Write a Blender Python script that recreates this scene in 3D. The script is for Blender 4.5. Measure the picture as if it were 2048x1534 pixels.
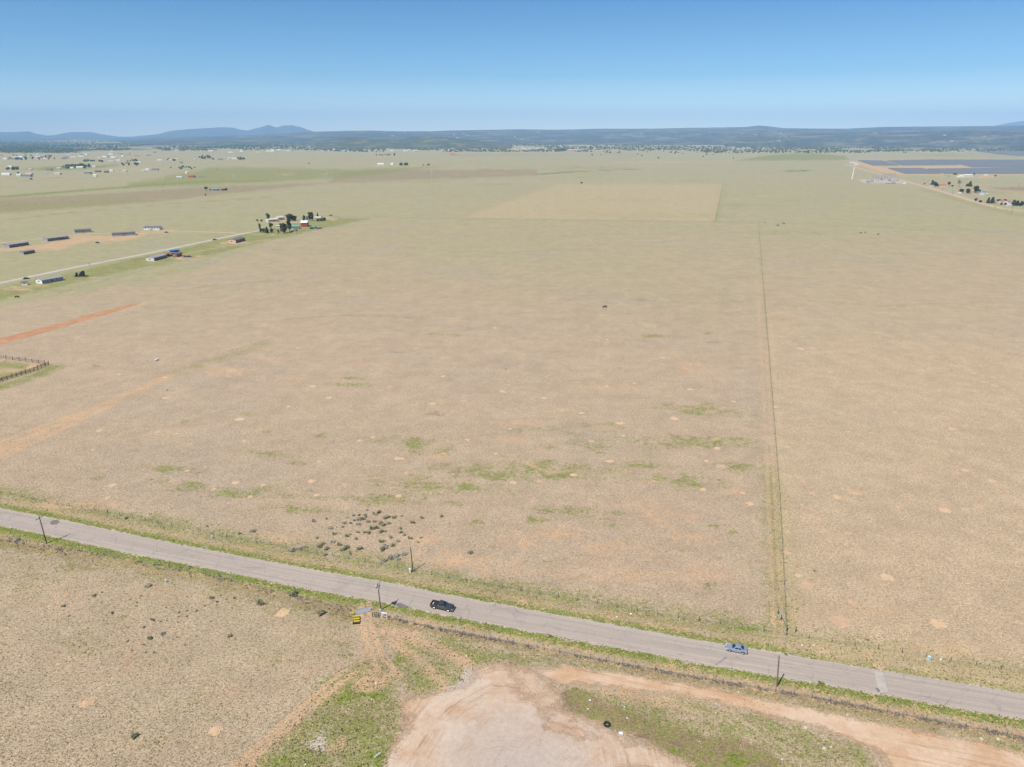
import bpy, bmesh, math, random
import numpy as np
from mathutils import Vector, Matrix, noise as mnoise

R = math.radians
scene = bpy.context.scene
for o in list(bpy.data.objects):
    bpy.data.objects.remove(o)
C = scene.collection

# ------------------------------------------------------------------ camera
CAM_H = 112.0
FPX = 1420.0                      # focal length in pixels of the 2048 px wide photograph
PITCH = math.atan(499.0 / FPX)
cam_d = bpy.data.cameras.new('camera')
cam = bpy.data.objects.new('camera', cam_d)
C.objects.link(cam)
cam.location = (0, 0, CAM_H)
cam.rotation_euler = (math.pi / 2 - PITCH, 0, 0)
cam_d.sensor_width = 36.0
cam_d.lens = FPX / 2048.0 * 36.0
cam_d.clip_start = 0.5
cam_d.clip_end = 300000.0
scene.camera = cam

# ------------------------------------------------------------------ light
SUN_EL, SHADOW_AZ = 57.0, 50.0    # elevation, direction in which shadows fall (from +X)
world = bpy.data.worlds.new('World')
scene.world = world
world.use_nodes = True
wn = world.node_tree.nodes
wl = world.node_tree.links
wn.clear()
sky = wn.new('ShaderNodeTexSky')
sky.sky_type = 'NISHITA'
sky.sun_disc = False
sky.sun_elevation = R(SUN_EL)
sky.sun_rotation = R(220)
sky.altitude = 1900
sky.air_density = 1.0
sky.dust_density = 0.0
sky.ozone_density = 3.0
# the air above the horizon band is a deeper blue than at the horizon
tc = wn.new('ShaderNodeTexCoord')
sep = wn.new('ShaderNodeSeparateXYZ')
ramp = wn.new('ShaderNodeValToRGB')
mulc = wn.new('ShaderNodeMix')
mulc.data_type = 'RGBA'
mulc.blend_type = 'MULTIPLY'
mulc.inputs[0].default_value = 1.0
bg = wn.new('ShaderNodeBackground')
bg.inputs[1].default_value = 0.085
out = wn.new('ShaderNodeOutputWorld')
ramp.color_ramp.elements[0].position = 0.0
ramp.color_ramp.elements[0].color = (1.70, 1.62, 1.36, 1)
ramp.color_ramp.elements[1].position = 0.16
ramp.color_ramp.elements[1].color = (0.29, 0.70, 0.95, 1)
e = ramp.color_ramp.elements.new(0.07)
e.color = (0.60, 0.90, 1.04, 1)
e = ramp.color_ramp.elements.new(0.6)
e.color = (0.25, 0.74, 1.0, 1)
wl.new(tc.outputs['Generated'], sep.inputs[0])
wl.new(sep.outputs[2], ramp.inputs[0])
wl.new(sky.outputs[0], mulc.inputs[6])
wl.new(ramp.outputs[0], mulc.inputs[7])
wl.new(mulc.outputs[2], bg.inputs[0])
wl.new(bg.outputs[0], out.inputs[0])

sun_d = bpy.data.lights.new('sun', 'SUN')
sun_d.energy = 4.6
sun_d.angle = R(0.5)
sun_d.color = (1.0, 0.955, 0.89)
sun = bpy.data.objects.new('sun', sun_d)
C.objects.link(sun)
_l = Vector((math.cos(R(SUN_EL)) * math.cos(R(SHADOW_AZ)), math.cos(R(SUN_EL)) * math.sin(R(SHADOW_AZ)), -math.sin(R(SUN_EL))))
sun.rotation_euler = _l.to_track_quat('-Z', 'Y').to_euler()
sun.location = (-200, -250, 500)

scene.view_settings.view_transform = 'Standard'
scene.view_settings.look = 'None'
scene.view_settings.exposure = 0.34
scene.view_settings.gamma = 1.0
scene.view_settings.use_curve_mapping = False
scene.render.engine = 'CYCLES'
scene.cycles.volume_bounces = 2
scene.cycles.max_bounces = 6

# ------------------------------------------------------------------ helpers
CP, SP = math.cos(PITCH), math.sin(PITCH)

def G(u, v, z=0.0):
    """photo pixel -> point at height z"""
    X = (u - 1024) / FPX
    Y = -(v - 767) / FPX
    d = (X, CP + Y * SP, -SP + Y * CP)
    t = (CAM_H - z) / -d[2]
    return Vector((d[0] * t, d[1] * t, z))

def GD(u, v, D):
    """photo pixel -> point at horizontal distance D"""
    X = (u - 1024) / FPX
    Y = -(v - 767) / FPX
    d = (X, CP + Y * SP, -SP + Y * CP)
    t = D / math.hypot(d[0], d[1])
    return Vector((d[0] * t, d[1] * t, CAM_H + d[2] * t))

def PJ(x, y, z=0.0):
    """numpy: points -> photo pixels"""
    zz = z - CAM_H
    depth = y * CP - zz * SP
    depth = np.where(depth < 1.0, 1.0, depth)
    up = y * SP + zz * CP
    return 1024 + FPX * x / depth, 767 - FPX * up / depth

def ppm(p):
    """pixels per metre at ground point p"""
    return FPX / (p.y * CP + (CAM_H - p.z) * SP)

def lin(c, k=1.0):
    r = []
    for x in c:
        x = x / 255.0
        r.append(k * (x / 12.92 if x <= 0.04045 else ((x + 0.055) / 1.055) ** 2.4))
    return (r[0], r[1], r[2], 1.0)

def tag(o, label=None, cat=None, group=None, kind=None):
    if label: o['label'] = label
    if cat: o['category'] = cat
    if group: o['group'] = group
    if kind: o['kind'] = kind
    return o

def empty(name, loc, rz=0.0, label=None, cat=None, group=None):
    o = bpy.data.objects.new(name, None)
    o.empty_display_size = 0.5
    o.location = loc
    o.rotation_euler = (0, 0, rz)
    C.objects.link(o)
    return tag(o, label, cat, group)

def link(name, me, parent=None, loc=(0, 0, 0), rot=(0, 0, 0), scale=(1, 1, 1)):
    o = bpy.data.objects.new(name, me)
    o.location = loc
    o.rotation_euler = rot
    o.scale = scale
    C.objects.link(o)
    if parent: o.parent = parent
    return o

def copy_tree(o, parent=None, loc=None, rz=None, scale=None):
    c = o.copy()
    C.objects.link(c)
    c.parent = parent
    if loc is not None: c.location = loc
    if rz is not None: c.rotation_euler = (0, 0, rz)
    if scale is not None: c.scale = scale
    for ch in list(o.children):
        copy_tree(ch, c)
    return c

class MB:
    """collects shapes into one mesh"""
    def __init__(s):
        s.v = []; s.f = []; s.m = []
    def add(s, vs, fs, m=0):
        b = len(s.v)
        s.v += [tuple(x) for x in vs]
        s.f += [tuple(i + b for i in f) for f in fs]
        s.m += [m] * len(fs)
    def box(s, x0, x1, y0, y1, z0, z1, m=0):
        s.add([(x0,y0,z0),(x1,y0,z0),(x1,y1,z0),(x0,y1,z0),(x0,y0,z1),(x1,y0,z1),(x1,y1,z1),(x0,y1,z1)],
              [(0,3,2,1),(4,5,6,7),(0,1,5,4),(1,2,6,5),(2,3,7,6),(3,0,4,7)], m)
    def bar(s, a, b, r0, r1=None, n=6, m=0):
        a = Vector(a); b = Vector(b)
        if r1 is None: r1 = r0
        d = (b - a)
        if d.length < 1e-6: return
        d.normalize()
        t = Vector((0,0,1)) if abs(d.z) < .9 else Vector((1,0,0))
        e1 = d.cross(t).normalized(); e2 = d.cross(e1)
        vs = []
        for p, r in ((a, r0), (b, r1)):
            for i in range(n):
                w = 2*math.pi*i/n
                vs.append(p + e1*math.cos(w)*r + e2*math.sin(w)*r)
        fs = [(i, (i+1) % n, n+(i+1) % n, n+i) for i in range(n)]
        fs.append(tuple(range(n-1, -1, -1))); fs.append(tuple(range(n, 2*n)))
        s.add(vs, fs, m)
    def prism(s, prof, y0, y1, m=0):
        """profile in xz, extruded in y"""
        n = len(prof)
        vs = [(p[0], y0, p[1]) for p in prof] + [(p[0], y1, p[1]) for p in prof]
        fs = [tuple(range(n)), tuple(range(2*n-1, n-1, -1))]
        for i in range(n):
            j = (i+1) % n
            fs.append((i, n+i, n+j, j))
        s.add(vs, fs, m)
    def quad(s, a, b, c, d, m=0):
        s.add([a, b, c, d], [(0,1,2,3)], m)
    def build(s, name, mats, parent=None, smooth=False, bevel=0.0):
        me = s.mesh(name, mats, smooth, bevel)
        return link(name, me, parent)
    def mesh(s, name, mats, smooth=False, bevel=0.0):
        me = bpy.data.meshes.new(name)
        me.from_pydata(s.v, [], s.f)
        if not isinstance(mats, (list, tuple)): mats = [mats]
        for m in mats: me.materials.append(m)
        if len(mats) > 1:
            me.polygons.foreach_set('material_index', s.m)
        bm = bmesh.new(); bm.from_mesh(me)
        bmesh.ops.recalc_face_normals(bm, faces=bm.faces)
        if bevel > 0:
            es = [ed for ed in bm.edges if len(ed.link_faces) == 2 and ed.calc_face_angle(0) > 0.5]
            bmesh.ops.bevel(bm, geom=es, offset=bevel, segments=2, affect='EDGES', clamp_overlap=True)
        bm.to_mesh(me); bm.free()
        if smooth or bevel > 0:
            me.polygons.foreach_set('use_smooth', [True]*len(me.polygons))
            try: me.set_sharp_from_angle(angle=R(35))
            except Exception: pass
        return me

# ------------------------------------------------------------------ materials
def nodes(name):
    m = bpy.data.materials.new(name)
    m.use_nodes = True
    nt = m.node_tree
    b = nt.nodes['Principled BSDF']
    return m, nt, b

class NT:
    """tiny node builder"""
    def __init__(s, nt): s.nt = nt; s.n = nt.nodes; s.l = nt.links
    def pos(s):
        return s.n.new('ShaderNodeNewGeometry').outputs['Position']
    def obj(s):
        return s.n.new('ShaderNodeTexCoord').outputs['Object']
    def mapv(s, vec, scale=(1,1,1), rot=(0,0,0), loc=(0,0,0)):
        k = s.n.new('ShaderNodeMapping')
        s.l.new(vec, k.inputs[0])
        k.inputs['Scale'].default_value = scale
        k.inputs['Rotation'].default_value = rot
        k.inputs['Location'].default_value = loc
        return k.outputs[0]
    def noise(s, vec, scale, detail=3, rough=.55, dist=0):
        k = s.n.new('ShaderNodeTexNoise')
        s.l.new(vec, k.inputs['Vector'])
        k.inputs['Scale'].default_value = scale
        k.inputs['Detail'].default_value = detail
        k.inputs['Roughness'].default_value = rough
        k.inputs['Distortion'].default_value = dist
        return k.outputs['Fac']
    def voro(s, vec, scale, feat='F1', out='Distance'):
        k = s.n.new('ShaderNodeTexVoronoi')
        s.l.new(vec, k.inputs['Vector'])
        k.feature = feat
        k.inputs['Scale'].default_value = scale
        return k.outputs[out]
    def m(s, op, a, b=None, c=None, clamp=False):
        k = s.n.new('ShaderNodeMath'); k.operation = op; k.use_clamp = clamp
        for i, x in enumerate((a, b, c)):
            if x is None: continue
            if isinstance(x, (int, float)): k.inputs[i].default_value = x
            else: s.l.new(x, k.inputs[i])
        return k.outputs[0]
    def ss(s, x, a, b, lo=0.0, hi=1.0):
        k = s.n.new('ShaderNodeMapRange'); k.interpolation_type = 'SMOOTHSTEP'
        s.l.new(x, k.inputs[0])
        k.inputs[1].default_value = a; k.inputs[2].default_value = b
        k.inputs[3].default_value = lo; k.inputs[4].default_value = hi
        return k.outputs[0]
    def mix(s, f, a, b, mode='MIX'):
        k = s.n.new('ShaderNodeMix'); k.data_type = 'RGBA'; k.blend_type = mode
        for i, x in ((0, f), (6, a), (7, b)):
            if isinstance(x, (int, float)): k.inputs[i].default_value = x
            elif isinstance(x, tuple): k.inputs[i].default_value = x
            else: s.l.new(x, k.inputs[i])
        return k.outputs[2]
    def gray(s, v):
        k = s.n.new('ShaderNodeCombineColor')
        for i in range(3): s.l.new(v, k.inputs[i])
        return k.outputs[0]
    def bump(s, h, strength, dist):
        k = s.n.new('ShaderNodeBump')
        s.l.new(h, k.inputs['Height'])
        k.inputs['Strength'].default_value = strength
        k.inputs['Distance'].default_value = dist
        return k.outputs[0]

MATS = {}
def mat(name, col, rough=.8, metal=0.0, var=.15, scale=3.0, bump=0.0, spec=.3, coat=0.0, coords='obj'):
    if name in MATS: return MATS[name]
    m, nt, b = nodes(name)
    t = NT(nt)
    p = t.obj() if coords == 'obj' else t.pos()
    n1 = t.noise(p, scale, 4, .6)
    n2 = t.noise(p, scale*.15, 2)
    f = t.ss(t.m('ADD', t.m('MULTIPLY', n1, .6), t.m('MULTIPLY', n2, .4)), .3, .7, 1-var, 1+var)
    c = t.mix(1.0, tuple(col) if len(col) == 4 else (*col, 1), t.gray(f), 'MULTIPLY')
    nt.links.new(c, b.inputs['Base Color'])
    b.inputs['Roughness'].default_value = rough
    b.inputs['Metallic'].default_value = metal
    b.inputs['Specular IOR Level'].default_value = spec
    b.inputs['Coat Weight'].default_value = coat
    if bump: nt.links.new(t.bump(n1, .6, bump), b.inputs['Normal'])
    MATS[name] = m
    return m

def leafmat(name, c1, c2, tr=.12):
    m, nt, b = nodes(name)
    t = NT(nt)
    p = t.pos()
    n = t.noise(p, 1.3, 3, .7)
    oi = nt.nodes.new('ShaderNodeObjectInfo')
    f = t.ss(t.m('ADD', n, t.m('MULTIPLY', t.m('SUBTRACT', oi.outputs['Random'], .5), .25)), .35, .65)
    c = t.mix(f, (*c1, 1), (*c2, 1))
    nt.links.new(c, b.inputs['Base Color'])
    b.inputs['Roughness'].default_value = .75
    b.inputs['Specular IOR Level'].default_value = .15
    tl = nt.nodes.new('ShaderNodeBsdfTranslucent'); nt.links.new(c, tl.inputs[0])
    mx = nt.nodes.new('ShaderNodeMixShader'); mx.inputs[0].default_value = tr
    nt.links.new(b.outputs[0], mx.inputs[1]); nt.links.new(tl.outputs[0], mx.inputs[2])
    nt.links.new(mx.outputs[0], nt.nodes['Material Output'].inputs['Surface'])
    MATS[name] = m
    return m

# colours of the place (linear albedo)
K = 0.72
COL = dict(
    tan=lin((196,171,142), K), olive=lin((178,169,127), K), green=lin((150,152,82), K*.92),
    lush=lin((126,142,50), K*.95), dirt=lin((212,176,138), K), brown=lin((158,130,100), K*.95),
    pale=lin((204,186,170), K), orange=lin((205,140,98), K), forest=lin((94,106,82), K*.95),
    sage=lin((178,166,146), K), gold=lin((209,182,143), K))

def ground_material():
    m, nt, b = nodes('prairie_ground')
    t = NT(nt)
    p = t.pos()
    a1 = nt.nodes.new('ShaderNodeAttribute'); a1.attribute_name = 'cover_a'
    a2 = nt.nodes.new('ShaderNodeAttribute'); a2.attribute_name = 'cover_b'
    sa = nt.nodes.new('ShaderNodeSeparateColor'); nt.links.new(a1.outputs['Color'], sa.inputs[0])
    sb = nt.nodes.new('ShaderNodeSeparateColor'); nt.links.new(a2.outputs['Color'], sb.inputs[0])
    green, dirt, brown, pale = sa.outputs[0], sa.outputs[1], sa.outputs[2], a1.outputs['Alpha']
    olive, forest, orange, lush = sb.outputs[0], sb.outputs[1], sb.outputs[2], a2.outputs['Alpha']
    nbig = t.noise(p, 1/420, 4, .5)
    nmid = t.noise(p, 1/55, 4, .6)
    nsml = t.noise(p, 1/7, 4, .6)
    nfin = t.noise(p, 1/1.3, 3, .65, .4)
    nmic = t.noise(p, 2.6, 2, .6)
    wisp = t.noise(t.mapv(p, (1, .45, 1), (0, 0, R(24))), 1/16, 5, .65, .6)
    # broad tone: tan straw, grey sage, olive
    tone = t.m('ADD', olive, t.m('ADD', t.m('MULTIPLY', t.m('SUBTRACT', nbig, .5), .8), t.m('MULTIPLY', t.m('SUBTRACT', nmid, .5), .3)))
    nstr = t.noise(p, 1/24, 6, .75)
    tone = t.m('ADD', tone, t.m('MULTIPLY', t.m('SUBTRACT', nstr, .5), .75))
    c = t.mix(t.ss(tone, -.1, 1.0), COL['tan'], COL['olive'])
    c = t.mix(1.0, c, t.gray(t.ss(t.noise(p, 1/30, 6, .8), .3, .7, .965, 1.035)), 'MULTIPLY')
    c = t.mix(t.ss(t.noise(p, 1/90, 4, .6), .48, .72, 0, .40), c, COL['sage'])
    c = t.mix(t.ss(wisp, .52, .75, 0, .22), c, COL['gold'])
    def over(c, attr, col, k1=1.0, k2=.6, k3=.35, lo=.40, hi=.62, top=1.0):
        x = t.m('ADD', attr, t.m('MULTIPLY', t.m('SUBTRACT', nsml, .5), k1*1.5))
        x = t.m('ADD', x, t.m('MULTIPLY', t.m('SUBTRACT', nfin, .5), k2*1.9))
        x = t.m('ADD', x, t.m('MULTIPLY', t.m('SUBTRACT', nmic, .5), k3*2.2))
        f = t.ss(x, lo, hi, 0, top)
        gate = t.ss(attr, .02, .12)
        return t.mix(t.m('MULTIPLY', f, gate), c, col)
    c = over(c, brown, COL['brown'], .7, .5, .3, .12, .85, .85)
    c = over(c, green, COL['green'], 1.0, 1.1, .7, .10, .92, .92)
    c = over(c, lush, COL['lush'], .9, .9, .6, .22, .80)
    c = over(c, forest, COL['forest'], .8, .5, .2, .15, .80)
    c = over(c, dirt, COL['dirt'], .9, 1.0, .7, .20, .80)
    c = over(c, orange, COL['gold'], .3, .2, .1, .05, 1.0)
    c = over(c, pale, COL['pale'], .9, .9, .6, .40, .72)
    c = t.mix(1.0, c, t.gray(t.ss(t.noise(p, 1/8, 5, .85), .28, .72, .90, 1.10)), 'MULTIPLY')
    # tuft grain: light straw tips, darker gaps
    g1 = t.noise(t.mapv(p, (1.0, 1.6, 1)), 1/.62, 3, .7, .8)
    g2 = t.noise(p, 1/.27, 2, .6)
    g = t.m('ADD', t.m('MULTIPLY', g1, .65), t.m('MULTIPLY', g2, .35))
    bare = t.m('SUBTRACT', 1.0, t.m('MULTIPLY', dirt, .6), None, True)
    c = t.mix(bare, c, t.mix(1.0, c, t.gray(t.ss(g, .34, .66, .62, 1.36)), 'MULTIPLY'))
    c = t.mix(t.m('MULTIPLY', bare, t.ss(g, .42, .30, 0, .45)), c, COL['green'])
    c = t.mix(1.0, c, t.gray(t.ss(t.noise(p, 1/18, 4, .6), .3, .7, .96, 1.04)), 'MULTIPLY')
    nt.links.new(c, b.inputs['Base Color'])
    b.inputs['Roughness'].default_value = .95
    b.inputs['Specular IOR Level'].default_value = .08
    nt.links.new(t.bump(t.m('ADD', g, t.m('MULTIPLY', nsml, .6)), .55, .25), b.inputs['Normal'])
    return m

def dirt_material(name, base, light, dark, centre=None, rings=0.0, dirvec=None, pale_r=0, soft=False):
    m, nt, b = nodes(name)
    t = NT(nt)
    p = t.pos()
    n1 = t.noise(p, 1/9, 4, .6)
    n2 = t.noise(p, 1/1.2, 4, .65)
    n3 = t.noise(p, 3.0, 2, .6)
    c = t.mix(t.ss(n1, .35, .65), base, light)
    if centre is not None:
        k = nt.nodes.new('ShaderNodeVectorMath'); k.operation = 'DISTANCE'
        nt.links.new(p, k.inputs[0]); k.inputs[1].default_value = centre
        d = k.outputs['Value']
        dd = t.m('ADD', d, t.m('MULTIPLY', t.noise(p, 1/14, 3, .5), 7.0))
        # tyre arcs round the turning circle: narrow bands of different strength
        cx = nt.nodes.new('ShaderNodeCombineXYZ')
        nt.links.new(t.m('MULTIPLY', dd, rings), cx.inputs[0])
        nt.links.new(t.m('MULTIPLY', n1, .7), cx.inputs[1])
        band = t.noise(cx.outputs[0], 1.0, 4, .75)
        fade = t.m('MULTIPLY', t.ss(d, pale_r*.35, pale_r*.9), t.ss(t.noise(p, 1/6, 3), .36, .56))
        c = t.mix(t.m('MULTIPLY', fade, t.ss(band, .47, .66, 0, .85)), c, dark)
        c = t.mix(t.m('MULTIPLY', fade, t.ss(band, .46, .34, 0, .75)), c, light)
        c = t.mix(t.ss(t.m('ADD', dd, t.m('MULTIPLY', n2, 2.0)), pale_r*1.25, pale_r*.40), c, COL['pale'])
        for cc, rr, freq in ((G(1010, 1640), 12, 2.6), (G(1330, 1640), 18, 2.2)):
            k = nt.nodes.new('ShaderNodeVectorMath'); k.operation = 'DISTANCE'
            nt.links.new(p, k.inputs[0]); k.inputs[1].default_value = cc
            cx = nt.nodes.new('ShaderNodeCombineXYZ')
            nt.links.new(t.m('MULTIPLY', k.outputs['Value'], freq), cx.inputs[0])
            cx.inputs[2].default_value = rr
            bd = t.noise(cx.outputs[0], 1.0, 3, .7)
            c = t.mix(t.m('MULTIPLY', t.ss(t.noise(p, 1/5.0, 2), .42, .62), t.ss(bd, .48, .68, 0, .42)), c, dark)
    if dirvec is not None:
        q = t.mapv(p, (1, 1, 1), (0, 0, -math.atan2(dirvec[1], dirvec[0])))
        q = t.mapv(q, (.045, 1.25, 1))
        band = t.noise(q, 1.0, 4, .7)
        c = t.mix(t.ss(band, .52, .68, 0, .7), c, dark)
        c = t.mix(t.ss(band, .47, .33, 0, .8), c, light)
    c = t.mix(1.0, c, t.gray(t.ss(n2, .3, .7, .93, 1.07)), 'MULTIPLY')
    c = t.mix(1.0, c, t.gray(t.ss(n3, .3, .7, .95, 1.05)), 'MULTIPLY')
    nt.links.new(c, b.inputs['Base Color'])
    b.inputs['Roughness'].default_value = .95
    b.inputs['Specular IOR Level'].default_value = .1
    nt.links.new(t.bump(n2, .5, .12), b.inputs['Normal'])
    if soft:
        at = nt.nodes.new('ShaderNodeAttribute'); at.attribute_name = 'edge'
        x = t.m('ADD', at.outputs['Fac'], t.m('MULTIPLY', t.m('SUBTRACT', t.noise(p, 1/3.5, 4, .7), .5), 5.5))
        x = t.m('ADD', x, t.m('MULTIPLY', t.m('SUBTRACT', n3, .5), 3.0))
        tr = nt.nodes.new('ShaderNodeBsdfTransparent'); mx = nt.nodes.new('ShaderNodeMixShader')
        nt.links.new(t.ss(x, -.6, .9), mx.inputs[0]); nt.links.new(tr.outputs[0], mx.inputs[1]); nt.links.new(b.outputs[0], mx.inputs[2])
        nt.links.new(mx.outputs[0], nt.nodes['Material Output'].inputs['Surface'])
    return m

# ------------------------------------------------------------------ cover painting (authored in map coordinates of the photo)
class Cover:
    names = ['green','dirt','brown','pale','olive','forest','orange','lush']
    def __init__(s, x, y):
        s.x = x; s.y = y
        s.u, s.v = PJ(x, y)
        s.front = (y * CP + CAM_H * SP) > 1.0
        s.u = np.where(s.front, s.u, -9999.0); s.v = np.where(s.front, s.v, 9999.0)
        s.a = {n: np.zeros(len(x), np.float32) for n in s.names}
        # irregular outlines: a smooth pseudo-random field
        U, V = s.u, s.v
        def field(k, a, b, c):
            q = 0
            for i in range(4):
                f = k*1.9**i
                q = q + np.sin(U*f*.05+a*(i+1)+1.7*np.sin(V*f*.16+b*i)+np.sin(U*f*.021+c))*np.cos(V*f*.13+b*(i+1)+1.5*np.sin(U*f*.043+c*i))/1.5**i
            return q/1.6
        s.w1 = field(1.0, .3, 1.1, 2.0); s.w2 = field(1.1, 2.7, .4, 5.0); s.w3 = field(2.3, 4.1, 3.3, .7)
        s.fp = np.maximum(.12, (x*x + y*y + CAM_H**2) / (CAM_H * 1505))   # metres per pixel, radially
    def put(s, ch, idx, val):
        s.a[ch][idx] = np.maximum(s.a[ch][idx], val)
    def blob(s, ch, u, v, ru, rv, amp=1.0):
        i = np.nonzero((abs(s.u-u) < ru*1.35) & (abs(s.v-v) < rv*1.35))[0]
        if len(i) == 0: return
        d = ((s.u[i]-u)/ru+.42*s.w1[i])**2 + ((s.v[i]-v)/rv+.42*s.w2[i])**2
        w = np.clip(1-d, 0, 1)
        s.put(ch, i, amp*w*w*(3-2*w)*(.72+.4*s.w3[i]))
    def line(s, ch, pts, hw, amp=1.0, soft=1.0, hw2=None):
        P = [G(*q) for q in pts]
        m = max(hw, hw2 or 0)*3 + 1
        for k in range(len(P)-1):
            a, b = P[k], P[k+1]
            pad = m + .004*max(a.length, b.length) + (max(a.length, b.length)**2)/(CAM_H*1505)*1.5
            i = np.nonzero((s.x > min(a.x,b.x)-pad) & (s.x < max(a.x,b.x)+pad) & (s.y > min(a.y,b.y)-pad) & (s.y < max(a.y,b.y)+pad))[0]
            if len(i) == 0: continue
            dx, dy = b.x-a.x, b.y-a.y
            L2 = dx*dx+dy*dy + 1e-9
            t = np.clip(((s.x[i]-a.x)*dx + (s.y[i]-a.y)*dy)/L2, 0, 1)
            d = np.hypot(s.x[i]-a.x-t*dx, s.y[i]-a.y-t*dy)
            h = hw if hw2 is None else hw + (hw2-hw)*(k+t)/(len(P)-1)
            we = np.maximum(h, .55*s.fp[i])
            w = np.clip((we*(1+soft)-d)/(we*(soft+.6)), 0, 1)*np.minimum(1, h/we*1.4)
            s.put(ch, i, amp*w)
    def poly(s, ch, pts, amp=1.0, soft=3.0):
        us = [q[0] for q in pts]; vs = [q[1] for q in pts]
        i = np.nonzero((s.u > min(us)-soft) & (s.u < max(us)+soft) & (s.v > min(vs)-soft) & (s.v < max(vs)+soft))[0]
        if len(i) == 0: return
        U = s.u[i]+s.w1[i]*soft*.7; V = s.v[i]+s.w2[i]*soft*.45
        ins = np.zeros(len(i), bool); dist = np.full(len(i), 1e9)
        n = len(pts)
        for k in range(n):
            x1, y1 = pts[k]; x2, y2 = pts[(k+1) % n]
            if y1 != y2:
                ins ^= ((y1 > V) != (y2 > V)) & (U < (x2-x1)*(V-y1)/(y2-y1)+x1)
            dx, dy = x2-x1, y2-y1
            t = np.clip(((U-x1)*dx+(V-y1)*dy)/(dx*dx+dy*dy+1e-9), 0, 1)
            dist = np.minimum(dist, np.hypot(U-x1-t*dx, V-y1-t*dy))
        sd = np.where(ins, dist, -dist)
        s.put(ch, i, amp*np.clip(.5+sd/(2*soft), 0, 1))

ROAD_N = [(-260,965),(0,1017),(127,1041),(254,1068),(381,1094),(500,1116),(627,1140.5),(754,1162),(881,1187.6),(1020,1213),(1147,1236),(1274,1259),(1401,1281.6),(1535,1303),(1640,1321),(1731,1336),(1808,1349),(2048,1388),(2300,1428)]
ROAD_S = [(-260,997),(0,1050),(127,1077),(254,1105),(381,1129),(500,1153),(627,1180),(754,1202),(881,1228),(1020,1254),(1147,1278),(1274,1302),(1401,1326),(1528,1348),(1655,1370),(1782,1391),(1909,1415),(2048,1438),(2300,1484)]
YARD = [(760,1575),(774,1534),(787,1491),(810,1461),(817,1440),(806,1410),(828,1392),(876,1387),(916,1381),(947,1359),(955,1338),(995,1326),(1020,1329),(1058,1335),(1089,1350),(1100,1366),(1112,1385),(1112,1412),(1139,1428),(1172,1440),(1208,1456),(1238,1469),(1261,1484),(1307,1495),(1345,1514),(1375,1532),(1420,1575),(1420,1640),(740,1640)]
TRACK = [(1062,1336),(1096,1341),(1129,1329),(1152,1336),(1248,1347),(1294,1357),(1401,1372),(1452,1382),(1538,1400),(1642,1422),(1757,1446),(1858,1466),(1960,1484),(2046,1507),(2200,1545),(2260,1640),(1830,1640),(1790,1560),(1769,1514),(1749,1494),(1731,1486),(1630,1451),(1538,1429),(1426,1402),(1360,1390),(1274,1382),(1198,1368),(1110,1366),(1080,1352)]
FENCE_N = [(-200,951),(0,985),(62,998),(132,1012),(205,1024),(340,1052),(455,1075),(560,1094),(640,1108),(745,1127),(843,1146),(915,1160),(1065,1186),(1195,1208),(1318,1230),(1455,1251),(1574,1271),(1638,1281),(1787,1303),(1891,1321),(2048,1347),(2250,1380)]
FENCE_S = [(775,1236),(830,1249),(880,1260),(1030,1288),(1200,1322),(1400,1358),(1540,1382),(1700,1411),(1850,1440),(2048,1478),(2250,1518)]
FENCE_W = [(-200,1046),(0,1081),(120,1098),(250,1118),(400,1148),(560,1186),(700,1224),(712,1226)]
FENCE_NS = [(1573,1270),(1570,1200),(1560,1000),(1545,800),(1533,650),(1524,540),(1517,447)]
GRAVEL = [(-120,592),(0,566),(137,537),(300,506),(400,485),(429,479),(481,468),(520,461)]
BRANCH = [(-60,492),(0,486),(94,476),(176,467),(254,466.5),(312,461),(400,463),(481,466.5)]
RIGHT_ROAD = [(1690,328),(1730,340),(1768,350),(1799,359),(1830,368),(1870,379),(1905,389),(1945,402),(1979,411),(2006,417),(2060,423),(2160,436)]

rng = random.Random(5)
ANTHILLS = [(480,838,6),(380,888,4),(795,917,5),(888,907,5),(634,990,5),(690,968,4),(797,992,5),(1079,962,5),(1148,950,5),(1440,932,7),(1499,1007,7),(1708,984,9),(1675,994,7),(1612,1171,12),(1774,1155,10),(1706,1205,8),(1875,1248,12),(1680,1242,12),(565,1225,9),(174,1404,12),(430,1462,11),(343,962,5),(720,881,4),(780,773,4),(625,772,4),(1760,1333,8),(832,697,3),(887,716,3),(1005,783,4),(928,801,4),(1240,846,5),(1183,882,5),(1219,922,6),(1572,893,7),(1596,1150,6),(1635,1036,7),(1891,1020,8),(1955,1011,8),(1985,962,6),(1914,945,6),(1930,940,5),(1868,882,6),(1905,858,5),(1740,926,5),(1660,744,4),(1600,697,4),(1990,771,5),(1870,858,4)]
for k in range(130):
    if k % 3:
        u = rng.uniform(1545, 2060); v = rng.uniform(465, 1120)
    else:
        u = rng.uniform(150, 1500); v = rng.uniform(640, 1000)
    ANTHILLS.append((u, v, (v-268)/rng.uniform(120, 230)))

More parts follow.
